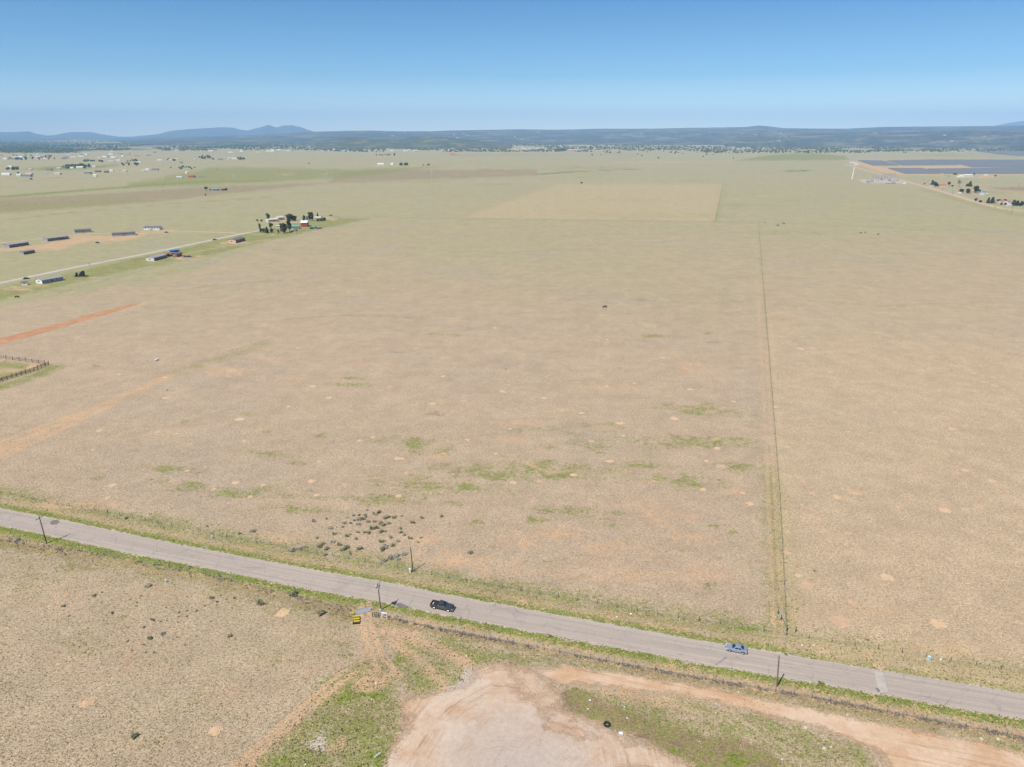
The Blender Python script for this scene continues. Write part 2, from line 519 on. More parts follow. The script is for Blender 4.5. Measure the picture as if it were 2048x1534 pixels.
def paint(cv):
    B, L, P = cv.blob, cv.line, cv.poly
    a = cv.a
    # the field east of the long fence is yellower
    fu = np.interp(cv.v, [447,540,650,800,1000,1200,1270], [1517,1524,1533,1545,1560,1570,1573])
    a['orange'] += (np.clip((cv.u-fu)/3, 0, 1)*np.clip((cv.v-447)/300, .08, 1)*.50*((cv.v-1330)*1.0 < (cv.u-1700)*.17)).astype(np.float32)
    # broad olive: greener with distance
    far = np.clip((700 - cv.v)/300, 0, 1)
    a['olive'] += (far*.78).astype(np.float32)
    a['olive'] += np.where((cv.v > 1060) & (cv.u < 700), .22, 0).astype(np.float32)
    P('olive', [(-300,640),(0,614),(380,545),(560,480),(755,433),(700,425),(500,420),(-300,470)], .95, 6)
    P('olive', [(1290,480),(1516,447),(1524,540),(1533,650),(1300,640),(900,560),(960,470)], .40, 60)
    # strip beside the west homes
    P('green', [(-200,640),(0,600),(240,545),(400,515),(560,476),(740,438),(640,432),(515,462),(380,492),(137,545),(0,573),(-200,610)], .68, 3)
    P('olive', [(-200,560),(0,560),(137,532),(400,480),(515,458),(400,462),(300,470),(0,500),(-200,520)], .9, 5)
    # house pads
    P('dirt', [(-40,498),(60,492),(95,486),(130,480),(150,470),(225,472),(290,463),(345,458),(350,466),(300,468),(262,478),(215,486),(185,482),(150,490),(120,502),(60,500),(-40,505)], .78, 4)
    B('dirt', 30, 578, 50, 8, .8); B('dirt', 70, 572, 40, 6, .6); B('dirt', 183, 556, 12, 3, .8)
    B('dirt', 375, 518, 30, 5, .8); B('dirt', 300, 522, 30, 4, .5); B('dirt', 395, 512, 14, 4, .8)
    B('dirt', 470, 486, 36, 5, .95); B('dirt', 540, 482, 40, 3, .45); B('dirt', 440, 490, 30, 3, .5)
    B('green', 330, 522, 50, 6, .8); B('green', 590, 460, 70, 12, .55); B('dirt', 560, 443, 60, 4, .75); B('dirt', 650, 437, 34, 5, .8); B('pale', 600, 446, 22, 2.5, .9)
    L('dirt', [(481,468),(560,470),(620,468),(660,462)], 3, .55)
    L('dirt', [(330,516),(420,498),(480,488),(540,478)], 3, .5)
    # brown fallow band, green irrigated band
    P('brown', [(-200,430),(-200,398),(0,396),(240,384),(420,372),(655,364),(680,345),(760,338),(1075,338),(1075,352),(860,360),(655,368),(500,384),(330,402),(0,428)], .52, 3)
    P('green', [(-200,408),(0,400),(0,427),(200,412),(330,401),(250,396),(100,402)], .42, 4)
    P('green', [(256,367),(427,334),(700,338),(900,330),(860,336),(700,357),(547,364),(410,371),(250,376)], .66, 4)
    L('lush', [(-100,400),(0,394),(150,382),(307,370),(400,364),(520,362)], 26, .62)
    P('green', [(34,339),(100,333),(190,331),(235,328),(240,331),(190,337),(110,341)], .85, 2)
    L('green', [(0,441),(150,424),(330,408),(520,396),(545,393)], 5, .6)
    L('dirt', [(0,431),(200,419),(400,401),(545,386),(700,371),(1000,366)], 4, .42)
    P('olive', [(930,436),(1430,443),(1447,366),(1120,366)], -0.0, 2)
    L('dirt', [(1120,367),(1060,388),(1000,408),(925,437)], 5, .30)
    P('dirt', [(1120,367.5),(1446,367.5),(1436,424),(1250,408),(1120,424),(1000,436),(927,436)], .04, 1.4)
    P('orange', [(1120,367.5),(1446,367.5),(1430,443),(927,436)], .47, 1.6)
    B('green', 1250, 400, 130, 7, .42); B('green', 1300, 432, 180, 9, .55); B('green', 1150, 424, 90, 7, .40)
    L('green', [(755,434),(930,437),(1120,440),(1430,444),(1520,446),(2100,470)], 1.2, .45)
    L('green', [(1446,366),(1438,405),(1430,444)], 1.5, .75)
    L('dirt', [(640,360),(900,363),(1200,363),(1446,366),(1700,367),(1822,368)], 3, .80)
    L('dirt', [(1450,400),(1530,391),(1600,385),(1700,381),(1770,377)], 3, .50)
    L('green', [(1446,388),(1520,396),(1600,402)], 3, .3)
    B('lush', 1607, 342, 40, 2.2, .95); B('green', 1745, 363, 30, 4, .8)
    P('green', [(1540,309),(1620,305),(1690,312),(1700,320),(1560,321),(1470,322)], .8, 2)
    L('lush', [(1075,349),(1150,343),(1220,340),(1280,338)], 12, .9)
    for q in [(992,346,40,2),(912,349,14,1),(1085,350,14,1.2),(1340,323.5,110,3.2),(1260,326,50,2),(1450,323,60,1.5),(580,349,40,2),(520,331,50,1.5),(650,348,30,1.5),(1180,340,30,1.2),(250,343,40,3),(100,352,60,2),(830,330,40,1.5)]:
        B('dirt', *q, .62)
    B('brown', 1000, 342, 130, 8, .6); B('brown', 1180, 336, 130, 5, .5)
    for k in range(60):
        r = random.Random(100+k)
        u = r.uniform(-50, 2100); v = 300 + 130*r.random()**1.6
        B(r.choice(['green','dirt','olive','brown','green']), u, v, r.uniform(30, 160), r.uniform(1.1, 2.0+(v-290)*.04), r.uniform(.3, .6))
    # woodland far off
    P('forest', [(-300,308),(-100,305),(60,306),(120,306),(200,301),(320,299),(420,297),(620,292),(700,288),(900,288),(960,287),(1060,290),(1200,288),(1320,288),(1500,290),(1700,292),(2048,293),(2400,296),(2400,266),(-300,266)], .85, 2)
    P('forest', [(1560,300),(1700,298),(1850,302),(2048,298),(2300,298),(2300,288),(1500,286)], .45, 3)
    for k in range(46):
        r = random.Random(300+k)
        u = r.uniform(-100, 2150); v = r.uniform(276, 297)
        ru = r.uniform(30, 130); rv = r.uniform(.7, 2.4)
        i = (abs(cv.u-u) < ru) & (abs(cv.v-v) < rv)
        w = np.clip(1-((cv.u-u)/ru)**2-((cv.v-v)/rv)**2, 0, 1)
        a['forest'][i] *= (1-.85*w[i])
    # right-hand ranches, solar farm ground, substation
    P('dirt', [(1690,322),(1720,322),(1772,336),(1850,331),(1935,332),(1935,337),(1850,338),(1776,337),(1812,349),(2060,349),(2060,351),(1810,351),(1765,345)], .85, 2)
    P('dirt', [(1712,320),(1900,318),(2060,318),(2060,350),(1812,350),(1774,336)], .50, 2)
    B('dirt', 1960, 353, 50, 5, .9); B('dirt', 1965, 353, 30, 3, .9); B('dirt', 1890, 373, 30, 2, .6)
    P('pale', [(1712,359),(1729,366),(1809,367),(1803,361),(1787,356)], .95, 2)
    L('dirt', [(1730,367),(1780,367),(1822,367)], 3, .8)
    P('brown', [(1965,375),(2060,372),(2060,384),(2000,380)], .6, 2)
    B('green', 1990, 385, 30, 4, .6); B('green', 2000, 405, 50, 7, .5)
    L('green', [(1850,379),(1905,396),(1980,416),(2060,436)], 12, .38)
    L('dirt', RIGHT_ROAD, 5, .6)
    for k in range(70):
        r = random.Random(700+k)
        u = r.uniform(-20, 2080); v = 372+230*r.random()**1.3
        B(r.choice(['green','dirt','olive','brown','olive','dirt']), u, v, r.uniform(40, 200), r.uniform(1.5, 2.5+(v-370)*.05), r.uniform(.12, .30))
    # north-south fence: vehicle track and green line
    L('green', FENCE_NS, .6, .36)
    L('orange', [(u+9, v) for u, v in FENCE_NS[1:5]], 1.5, .60, 1.5)
    L('green', [(1569,1270),(1562,1120),(1552,1000),(1548,940)], 3.2, .60)
    L('dirt', [(1550,1290),(1546,1200),(1540,1060),(1532,880),(1522,700),(1514,560)], .6, .46)
    L('dirt', [(1564,1290),(1560,1200),(1553,1060),(1543,880),(1533,700)], .6, .46)
    L('dirt', [(1580,1200),(1572,1050),(1556,850),(1540,680),(1528,560)], 4, .12)
    # diagonal old tracks on the left
    L('dirt', [(-60,930),(0,896),(120,850),(250,790),(340,752)], 3.4, .66, 1.2)
    L('dirt', [(-60,905),(0,884),(100,846),(180,820)], 1.0, .85); L('dirt', [(-20,922),(30,900),(120,862),(220,812)], 1.0, .85)
    L('green', [(-60,912),(40,878),(180,822),(360,744),(520,690)], 4, .42)
    P('dirt', [(-60,905),(0,886),(66,880),(50,896),(-60,930)], .75, 6)
    # corral
    P('green', [(-80,706),(0,722),(98,731),(60,744),(0,764),(-80,790)], .70, 4)
    L('green', [(-60,790),(20,768),(70,752),(108,734)], 4, .75)
    P('dirt', [(50,736),(62,728),(90,732),(60,741)], .98, 2); P('dirt', [(-40,740),(10,736),(50,738),(30,745),(-40,752)], .66, 4)
    # road verges: green at the asphalt edge, straw, green ditch by the fence
    N = ROAD_N; S = ROAD_S
    L('lush', [(u, v-4) for u, v in N], 2.2, .78, .8)
    L('lush', [(u, v+5) for u, v in S], 2.8, .80, .8)
    L('green', [(u, v+9) for u, v in S], 4.5, .50, .8)
    L('green', [(u, v-10) for u, v in N], 5.0, .45, .8)
    L('dirt', [(u, v-15) for u, v in N], 2.6, .36, .8)
    L('dirt', [(u, v+20) for u, v in S], 2.4, .32, .8)
    L('pale', N, .7, .62, .6); L('pale', S, .7, .62, .6)
    L('green', [(u, v+3) for u, v in FENCE_N], 4.2, .62, .8)
    L('green', [(u, v+6) for u, v in FENCE_W[:-1]], 5.0, .42, 1)
    L('brown', FENCE_W, 3.2, .66, 1)
    for q in [(205,1128,70,16),(100,1090,60,10),(290,1140,50,12)]: B('brown', *q, .6)
    L('green', [(u, v+14) for u, v in FENCE_S], 4.5, .46, .8)
    L('brown', [(u, v+1) for u, v in FENCE_S], 1.6, .75, .6)
    L('dirt', [(u, v-8) for u, v in FENCE_S], 2.2, .50, .8)
    P('green', [(1545,1275),(1800,1310),(2060,1352),(2060,1380),(1800,1335),(1545,1295)], .6, 8)
    P('green', [(900,1165),(1080,1192),(1300,1228),(1560,1272),(1560,1295),(1300,1250),(1000,1205)], .50, 10)
    B('lush', 935, 1162, 30, 8, .75); B('lush', 1115, 1190, 40, 7, .75); B('lush', 1420, 1170, 22, 12, .7); B('lush', 1485, 1258, 40, 8, .6)
    B('lush', 780, 1205, 50, 9, .95); B('lush', 735, 1196, 30, 8, .7); B('lush', 845, 1225, 60, 9, .7); B('lush', 830, 1142, 28, 12, .8)
    B('green', 1064, 1036, 14, 9, .95)
    # bare soil between gate and yard; two ruts
    L('dirt', [(724,1210),(722,1240),(732,1280),(745,1315),(760,1345)], .75, .92, .6)
    L('dirt', [(738,1205),(742,1245),(752,1280),(768,1320),(800,1350)], .7, .88, .6)
    L('dirt', [(745,1300),(720,1330),(640,1400),(560,1470),(480,1540),(440,1580)], 2.0, .40, 1)
    L('dirt', [(700,1350),(600,1435),(520,1505),(455,1570)], .9, .9, .6); L('dirt', [(690,1340),(585,1430),(505,1500),(440,1560)], .8, .85, .6)
    L('dirt', [(800,1268),(860,1290),(920,1320),(945,1345)], 1.5, .75); L('dirt', [(770,1262),(800,1266),(830,1272)], 1.6, .75)
    L('dirt', [(780,1280),(840,1320),(880,1360),(900,1385)], 1.2, .60)
    P('brown', [(742,1240),(800,1248),(830,1275),(760,1285)], .5, 10)
    P('green', [(700,1320),(770,1310),(800,1400),(800,1470),(770,1534),(760,1600),(400,1600),(520,1500),(640,1390)], .74, 12)
    P('green', [(800,1262),(1000,1300),(1100,1320),(1060,1335),(960,1330),(900,1385),(820,1395),(780,1330)], .66, 10)
    for q in [(675,1370,60,26,.85),(735,1390,60,10,.95),(690,1395,40,14,.8),(755,1520,28,26,.9),(690,1312,30,12,.7),(640,1400,26,18,.8),(790,1325,34,10,.55),(735,1480,30,20,.6),(560,1520,40,14,.5),(600,1440,30,12,.5)]: B('lush', *q)
    P('brown', [(680,1405),(780,1395),(790,1450),(720,1470),(640,1440)], .55, 14)
    P('dirt', [(700,1358),(745,1330),(790,1352),(760,1385),(705,1384)], .66, 10)
    P('pale', [(600,1500),(640,1450),(668,1450),(650,1480),(660,1510)], .55, 8)
    P('dirt', [(640,1500),(680,1470),(700,1480),(670,1520)], .55, 8)
    # fringe round the yard and the track
    P('dirt', YARD, .80, 16); P('dirt', TRACK, .80, 9)
    P('pale', [(930,1335),(1010,1322),(1040,1345),(960,1385),(870,1395),(900,1375)], .8, 8)
    # weedy island between yard and track
    P('green', [(1125,1370),(1280,1390),(1400,1402),(1530,1430),(1630,1460),(1725,1492),(1755,1534),(1700,1600),(1420,1600),(1350,1510),(1250,1470),(1140,1425)], .52, 10)
    P('brown', [(1120,1380),(1160,1378),(1260,1420),(1400,1470),(1500,1480),(1560,1520),(1540,1580),(1400,1534),(1280,1480),(1150,1425),(1118,1410)], .92, 10)
    P('brown', [(1340,1460),(1420,1470),(1470,1500),(1440,1520),(1360,1500)], .8, 8)
    P('dirt', [(1150,1366),(1280,1385),(1340,1395),(1430,1440),(1300,1410),(1180,1385)], .6, 8)
    L('green', [(1290,1368),(1380,1380),(1410,1383)], .7, .9); L('green', [(1440,1397),(1520,1410)], .7, .9)
    B('lush', 1465, 1524, 40, 22, .9); B('lush', 1560, 1480, 26, 12, .8); B('lush', 1420, 1390, 60, 8, .7); B('lush', 1350, 1500, 24, 14, .6); B('green', 1560, 1460, 80, 40, .6)
    B('green', 1900, 1462, 160, 16, .55); B('dirt', 1640, 1385, 30, 8, .6)
    # tyre ruts cut into the weeds
    L('brown', [(1120,1418),(1160,1388)], .4, .95, .4); L('brown', [(1130,1428),(1174,1399)], .4, .95, .4)
    # field patches
    for q in [(830,888,36,16),(845,968,50,18),(940,940,40,14),(925,975,50,12),(1000,948,40,14),(480,985,60,12),(340,938,30,10),(545,908,24,8),(600,1018,40,8),(1105,945,60,14),(1090,935,70,14),(1180,890,20,8),(1380,965,40,16),(1390,885,90,12),(1215,856,30,10),(868,668,26,3),(1306,672,30,3),(700,770,22,4),(700,757,20,3),(1400,820,50,14),(1285,930,30,8),(380,972,30,10),(1500,935,40,10),(780,1000,60,10),(1150,1020,50,10)]:
        B('green', q[0], q[1], q[2]*1.5, q[3]*1.35, .78)
        B('green', q[0]+q[2]*1.6, q[1]+q[3]*.6, q[2]*1.1, q[3]*.8, .46); B('green', q[0]-q[2]*1.5, q[1]-q[3]*.5, q[2]*1.2, q[3]*.8, .42)
    for k in range(90):
        r = random.Random(900+k)
        v = r.uniform(660, 1130); u = r.uniform(120, 1530)
        if v > 1000: u = r.uniform(820, 1530)
        sc = (v-268)/700
        B(r.choice(['green','dirt','dirt','brown','green']), u, v, r.uniform(8, 44)*sc, r.uniform(2, 9)*sc, r.uniform(.35, .75))
    for q in [(1110,820,60,8),(1050,846,80,6),(1230,1095,80,22),(1110,1068,90,22),(1390,1080,60,26),(1320,1030,90,22),(1040,1090,60,20),(1300,1015,60,18),(1220,1150,160,26),(900,1120,140,20),(1400,1150,110,30),(745,730,80,6),(590,757,50,6),(770,728,60,4),(1220,775,70,6),(1390,735,50,18),(450,745,90,14),(540,716,50,3),(1210,857,40,8),(1020,880,40,14),(860,1080,60,12),(1000,1140,120,18),(160,1010,160,16),(560,1075,60,20),(1700,1225,160,22),(1900,1300,180,26)]:
        B('dirt', *q, .72)
    for q in ([(1000,846),(1030,843),(1060,850),(1085,852)],[(1140,770),(1180,777),(1230,774),(1275,781)],[(430,752),(470,744),(505,748),(540,742)],[(640,690),(700,684),(770,690)],[(1375,700),(1390,712),(1380,728),(1400,742)],[(1000,1075),(1050,1062),(1090,1068),(1120,1058)],[(1085,1090),(1120,1072),(1160,1080)],[(1230,1100),(1270,1096),(1295,1090)],[(1290,1025),(1330,1040),(1350,1066),(1400,1082)],[(1160,1120),(1210,1130),(1250,1150),(1330,1165)],[(1180,1000),(1240,1010),(1300,1004)],[(890,1100),(930,1120),(960,1140),(980,1160)],[(700,960),(760,955),(830,945)],[(1060,930),(1100,945),(1160,940)],[(250,880),(330,860),(420,850)],[(1640,640),(1700,655),(1780,650)],[(1600,560),(1700,572),(1850,565)],[(1590,510),(1730,520),(1900,512)],[(640,600),(760,592),(900,600)],[(1100,555),(1250,560),(1400,552)],[(300,700),(420,690),(560,700)],[(900,640),(1020,648),(1150,642)]):
        L('dirt', q, .7, .50, 1.2)
    for q in ([(1030,860),(1090,858),(1150,866)],[(1370,890),(1420,884),(1450,892)],[(1110,935),(1170,945),(1260,938)],[(430,985),(490,978),(560,972)],[(730,1005),(800,992),(880,985)],[(560,640),(700,630),(850,636)],[(1280,600),(1400,606),(1500,600)],[(1600,600),(1760,612),(1950,604)],[(300,590),(430,570),(560,560)],[(870,500),(1000,505),(1180,498)]):
        L('green', q, 1.6, .34, 1.5)
    for q in [(1500,700,80,24),(1100,470,240,12),(1350,880,90,18),(700,560,200,20)]: B('brown', *q, .20)
    # lower left pasture
    for q in [(170,1290,70,34),(60,1160,70,30),(400,1420,80,40),(310,1490,60,20),(640,1280,80,34),(560,1320,60,24),(120,1130,80,20),(420,1180,90,20),(640,1230,90,22),(230,1240,40,16)]: B('green', *q, .40)
    for q in [(330,1500,110,34),(480,1390,120,50),(600,1330,110,40),(200,1330,200,60),(90,1200,130,60),(620,1260,120,40),(450,1480,70,34),(330,1180,120,30)]: B('dirt', *q, .36)
    # red soil strip edges
    L('dirt', [(-120,720),(0,684),(140,646),(240,618),(300,604)], 3, .5)
    for k in a: np.clip(a[k], 0, 1, out=a[k])
    inside = cv.front
    return a

# ------------------------------------------------------------------ the ground sheet
def build_ground():
    el = np.concatenate([np.linspace(62, 51, 12, endpoint=False), np.linspace(51, .9, 640, endpoint=False), np.geomspace(.9, .198, 36)])
    rad = CAM_H / np.tan(np.radians(el))
    azd = np.radians(np.linspace(47, 133, 1080))
    azc = np.radians(np.arange(136, 360+46, 3.0))
    az = np.concatenate([azd, azc])
    nr, na = len(rad), len(az)
    x = (rad[:, None]*np.cos(az)[None]).ravel(); y = (rad[:, None]*np.sin(az)[None]).ravel()
    n = nr*na
    co = np.zeros((n+1, 3), np.float32)
    co[:n, 0] = x; co[:n, 1] = y
    i = np.arange(nr-1)[:, None]*na; j = np.arange(na)[None]; j2 = (j+1) % na
    q = np.stack([i+j, i+na+j, i+na+j2, i+j2], -1).reshape(-1, 4)
    tri = np.stack([np.full(na, n), np.arange(na), (np.arange(na)+1) % na], -1)
    nq, ntr = len(q), len(tri)
    me = bpy.data.meshes.new('ground')
    me.vertices.add(n+1); me.vertices.foreach_set('co', co.ravel())
    me.loops.add(nq*4+ntr*3); me.polygons.add(nq+ntr)
    me.loops.foreach_set('vertex_index', np.concatenate([q.ravel(), tri.ravel()]).astype(np.int32))
    me.polygons.foreach_set('loop_start', np.concatenate([np.arange(nq)*4, nq*4+np.arange(ntr)*3]).astype(np.int32))
    me.update(calc_edges=True)
    cv = Cover(co[:, 0].astype(np.float64), co[:, 1].astype(np.float64))
    a = paint(cv)
    for nm, chs in (('cover_a', ['green','dirt','brown','pale']), ('cover_b', ['olive','forest','orange','lush'])):
        at = me.attributes.new(nm, 'FLOAT_COLOR', 'POINT')
        at.data.foreach_set('color', np.stack([a[c] for c in chs], -1).astype(np.float32).ravel())
    me.materials.append(ground_material())
    o = link('ground', me)
    tag(o, 'dry tan and olive prairie grassland reaching to the horizon', kind='structure')
build_ground()

# ------------------------------------------------------------------ flat sheets
def sheet_from_edges(name, A, B, z, material, label, step=2.0, thick=0.0, jag=.12, uvscale=1.0):
    """strip between two polylines given in photo pixels (resampled), with uv = metres along, across"""
    def resample(P, n):
        P = [G(*q) for q in P]
        L = [0]
        for i in range(1, len(P)): L.append(L[-1]+(P[i]-P[i-1]).length)
        out = []
        for k in range(n+1):
            s = L[-1]*k/n
            i = 0
            while i < len(L)-2 and L[i+1] < s: i += 1
            f = (s-L[i])/(L[i+1]-L[i])
            out.append(P[i].lerp(P[i+1], f))
        return out, L[-1]
    _, Lt = resample(A, 4)
    n = max(4, int(Lt/step))
    a, _ = resample(A, n); b, _ = resample(B, n)
    m = MB(); uv = []
    vs = []; fs = []
    W = (a[0]-b[0]).length
    for k in range(n+1):
        d = (b[k]-a[k]).normalized()
        ja = (mnoise.noise(Vector((k*step*.35, 1.7, z)))*jag + mnoise.noise(Vector((k*step*1.3, 4.7, z)))*jag*.5)
        jb = (mnoise.noise(Vector((k*step*.35, 9.7, z)))*jag + mnoise.noise(Vector((k*step*1.3, 12.7, z)))*jag*.5)
        p, q = a[k]+d*ja, b[k]+d*jb
        rows = [p+Vector((0,0,-.02)), p+Vector((0,0,z)), q+Vector((0,0,z)), q+Vector((0,0,-.02))]
        vs += rows
        uv += [(k*Lt/n, 0), (k*Lt/n, 0), (k*Lt/n, 1), (k*Lt/n, 1)]
    for k in range(n):
        for r in range(3):
            i = k*4+r
            fs.append((i, i+4, i+5, i+1))
    me = bpy.data.meshes.new(name)
    me.from_pydata(vs, [], fs)
    ul = me.uv_layers.new(name='UVMap')
    for lp in me.loops: ul.data[lp.index].uv = uv[lp.vertex_index]
    me.materials.append(material)
    me.update()
    bm = bmesh.new(); bm.from_mesh(me); bmesh.ops.recalc_face_normals(bm, faces=bm.faces)
    if sum(f.normal.z for f in bm.faces) < 0: bmesh.ops.reverse_faces(bm, faces=bm.faces)
    bm.to_mesh(me); bm.free()
    return tag(link(name, me), label, kind='structure')

def sheet_line(name, pts, hw, z, material, label, jag=.3, step=4.0):
    P = [G(*q) for q in pts]
    A = []; B = []
    for i, p in enumerate(P):
        d = (P[min(i+1, len(P)-1)]-P[max(i-1, 0)]).normalized()
        nrm = Vector((-d.y, d.x, 0))*hw
        for lst, w in ((A, p+nrm), (B, p-nrm)):
            u, v = PJ(w.x, w.y)
            lst.append((float(u), float(v)))
    return sheet_from_edges(name, A, B, z, material, label, step, 0, jag)

def sheet_poly(name, pts, z, material, label, jag=.5, step=.5):
    P = [G(*q) for q in pts]
    ring = []
    for i in range(len(P)):
        a, b = P[i], P[(i+1) % len(P)]
        n = max(1, int((b-a).length/step))
        for k in range(n): ring.append(a.lerp(b, k/n))
    out = []
    for k, p in enumerate(ring):
        v = Vector((p.x*.45, p.y*.45, 3.1))
        off = Vector((mnoise.noise(v), mnoise.noise(v+Vector((31, 7, 0))), 0))*jag
        v2 = v*4.3
        off += Vector((mnoise.noise(v2), mnoise.noise(v2+Vector((31, 7, 0))), 0))*jag*.55
        out.append(p+off+Vector((0, 0, z)))
    bm = bmesh.new()
    vv = [bm.verts.new(p) for p in out]
    f = bm.faces.new(vv)
    bmesh.ops.triangulate(bm, faces=[f])
    bmesh.ops.recalc_face_normals(bm, faces=bm.faces)
    if sum(g.normal.z for g in bm.faces) < 0: bmesh.ops.reverse_faces(bm, faces=bm.faces)
    me = bpy.data.meshes.new(name); bm.to_mesh(me); bm.free()
    me.materials.append(material)
    return tag(link(name, me), label, kind='structure')

def sheet_soft(name, pts, z, material, label, soft=1.2, cell=.5):
    P = [G(*q) for q in pts]
    px = np.array([p.x for p in P]); py = np.array([p.y for p in P])
    xs = np.arange(px.min()-soft, px.max()+soft+cell, cell); ys = np.arange(py.min()-soft, py.max()+soft+cell, cell)
    X, Y = np.meshgrid(xs, ys, indexing='ij')
    ins = np.zeros(X.shape, bool); dist = np.full(X.shape, 1e9); n = len(P)
    for k in range(n):
        x1, y1, x2, y2 = px[k], py[k], px[(k+1) % n], py[(k+1) % n]
        if y1 != y2: ins ^= ((y1 > Y) != (y2 > Y)) & (X < (x2-x1)*(Y-y1)/(y2-y1)+x1)
        dx, dy = x2-x1, y2-y1
        t = np.clip(((X-x1)*dx+(Y-y1)*dy)/(dx*dx+dy*dy+1e-9), 0, 1)
        dist = np.minimum(dist, np.hypot(X-x1-t*dx, Y-y1-t*dy))
    sd = np.where(ins, dist, -dist)
    ok = sd > -soft
    cells = ok[:-1, :-1] | ok[1:, :-1] | ok[1:, 1:] | ok[:-1, 1:]
    ids = np.arange(X.size).reshape(X.shape)
    q = np.stack([ids[:-1, :-1], ids[1:, :-1], ids[1:, 1:], ids[:-1, 1:]], -1)[cells]
    used = np.unique(q); mp = np.zeros(X.size, np.int64); mp[used] = np.arange(len(used))
    q = mp[q]
    me = bpy.data.meshes.new(name)
    me.vertices.add(len(used))
    me.vertices.foreach_set('co', np.stack([X.ravel()[used], Y.ravel()[used], np.full(len(used), z)], -1).astype(np.float32).ravel())
    me.loops.add(q.size); me.polygons.add(len(q))
    me.loops.foreach_set('vertex_index', q.astype(np.int32).ravel())
    me.polygons.foreach_set('loop_start', (np.arange(len(q))*4).astype(np.int32))
    me.update(calc_edges=True)
    at = me.attributes.new('edge', 'FLOAT', 'POINT'); at.data.foreach_set('value', (sd.ravel()[used]/soft).astype(np.float32))
    me.materials.append(material)
    return tag(link(name, me), label, kind='structure')

def asphalt_material():
    m, nt, b = nodes('old_asphalt')
    t = NT(nt)
    p = t.pos()
    uv = nt.nodes.new('ShaderNodeTexCoord').outputs['UV']
    long_ = t.noise(t.mapv(uv, (.02, 7.0, 1)), 1.0, 4, .65)
    n1 = t.noise(p, 1/6, 4, .6); n2 = t.noise(p, 1.7, 4, .7)
    c = t.mix(t.ss(long_, .35, .65), lin((186,171,156), K*.97), lin((201,185,169), K*.97))
    c = t.mix(t.ss(n1, .5, .75, 0, .45), c, lin((172,158,150), K*.9))
    sx = nt.nodes.new('ShaderNodeSeparateXYZ'); nt.links.new(uv, sx.inputs[0])
    v = sx.outputs[1]; uu = sx.outputs[0]
    # darker wheel paths and worn pale edges
    for cpos, w, amt in ((.22, .07, .28), (.40, .06, .22), (.62, .07, .22), (.80, .06, .22), (.5, .012, .35)):
        d = t.m('ABSOLUTE', t.m('SUBTRACT', t.m('ADD', v, t.m('MULTIPLY', t.m('SUBTRACT', n1, .5), .05)), cpos))
        c = t.mix(t.m('MULTIPLY', t.ss(d, w, 0, 0, amt), t.ss(long_, .3, .6, .3, 1)), c, lin((160,146,140), K*.9))
    edge = t.m('ABSOLUTE', t.m('SUBTRACT', v, .5))
    c = t.mix(t.ss(t.m('ADD', edge, t.m('MULTIPLY', n2, .03)), .465, .505, 0, .7), c, lin((214,192,176), K))
    # transverse and wandering cracks
    w = t.m('ADD', t.m('MULTIPLY', uu, 1/7.5), t.m('MULTIPLY', t.noise(t.mapv(uv, (.12, 2.2, 1)), 1.0, 3, .7), 1.1))
    fr = t.m('ABSOLUTE', t.m('SUBTRACT', t.m('FRACT', w), .5))
    c = t.mix(t.m('MULTIPLY', t.ss(fr, .012, .0), t.ss(t.noise(p, 1/8), .46, .56, 0, .6)), c, lin((110,100,96), K*.8))
    vc = t.voro(t.mapv(uv, (.16, 1.6, 1)), 1.0, 'DISTANCE_TO_EDGE')
    c = t.mix(t.m('MULTIPLY', t.ss(vc, .012, .0), t.ss(n1, .46, .6, 0, .55)), c, lin((112,102,98), K*.8))
    c = t.mix(1.0, c, t.gray(t.ss(n2, .3, .7, .95, 1.05)), 'MULTIPLY')
    nt.links.new(c, b.inputs['Base Color'])
    b.inputs['Roughness'].default_value = .9
    b.inputs['Specular IOR Level'].default_value = .2
    nt.links.new(t.bump(n2, .3, .02), b.inputs['Normal'])
    return m

sheet_from_edges('road', ROAD_N, ROAD_S, .06, asphalt_material(), 'cracked pale grey two lane road running across the foreground', 1.2, jag=.22)
M_patch = mat('dark_patch', lin((140,130,126), K*.9), .9, var=.2, scale=.9, coords='pos')
M_patch2 = mat('pale_patch', lin((198,186,172), K), .9, var=.12, scale=.9, coords='pos')
def patch(name, pts, m, label, z, jag=.18): return sheet_poly(name, pts, z, m, label, jag, .4)
patch('road_patch', [(99,1046),(106,1041),(115,1040),(120,1043),(114,1049),(104,1050)], M_patch, 'dark grey oval repair patch on the road beside the west pole', .064)
patch('road_patch', [(1749,1343),(1764,1345),(1776,1385),(1762,1386),(1755,1372)], M_patch2, 'pale repair strip crossing the road', .064)
patch('road_patch', [(1750,1377),(1756,1376),(1761,1382),(1757,1385)], M_patch, 'small dark patch at the end of the pale repair strip', .068, .1)
patch('road_patch', [(782,1206),(800,1206),(820,1213),(812,1217),(795,1213)], M_patch, 'dark stain at the south road edge near the gate pole', .064)

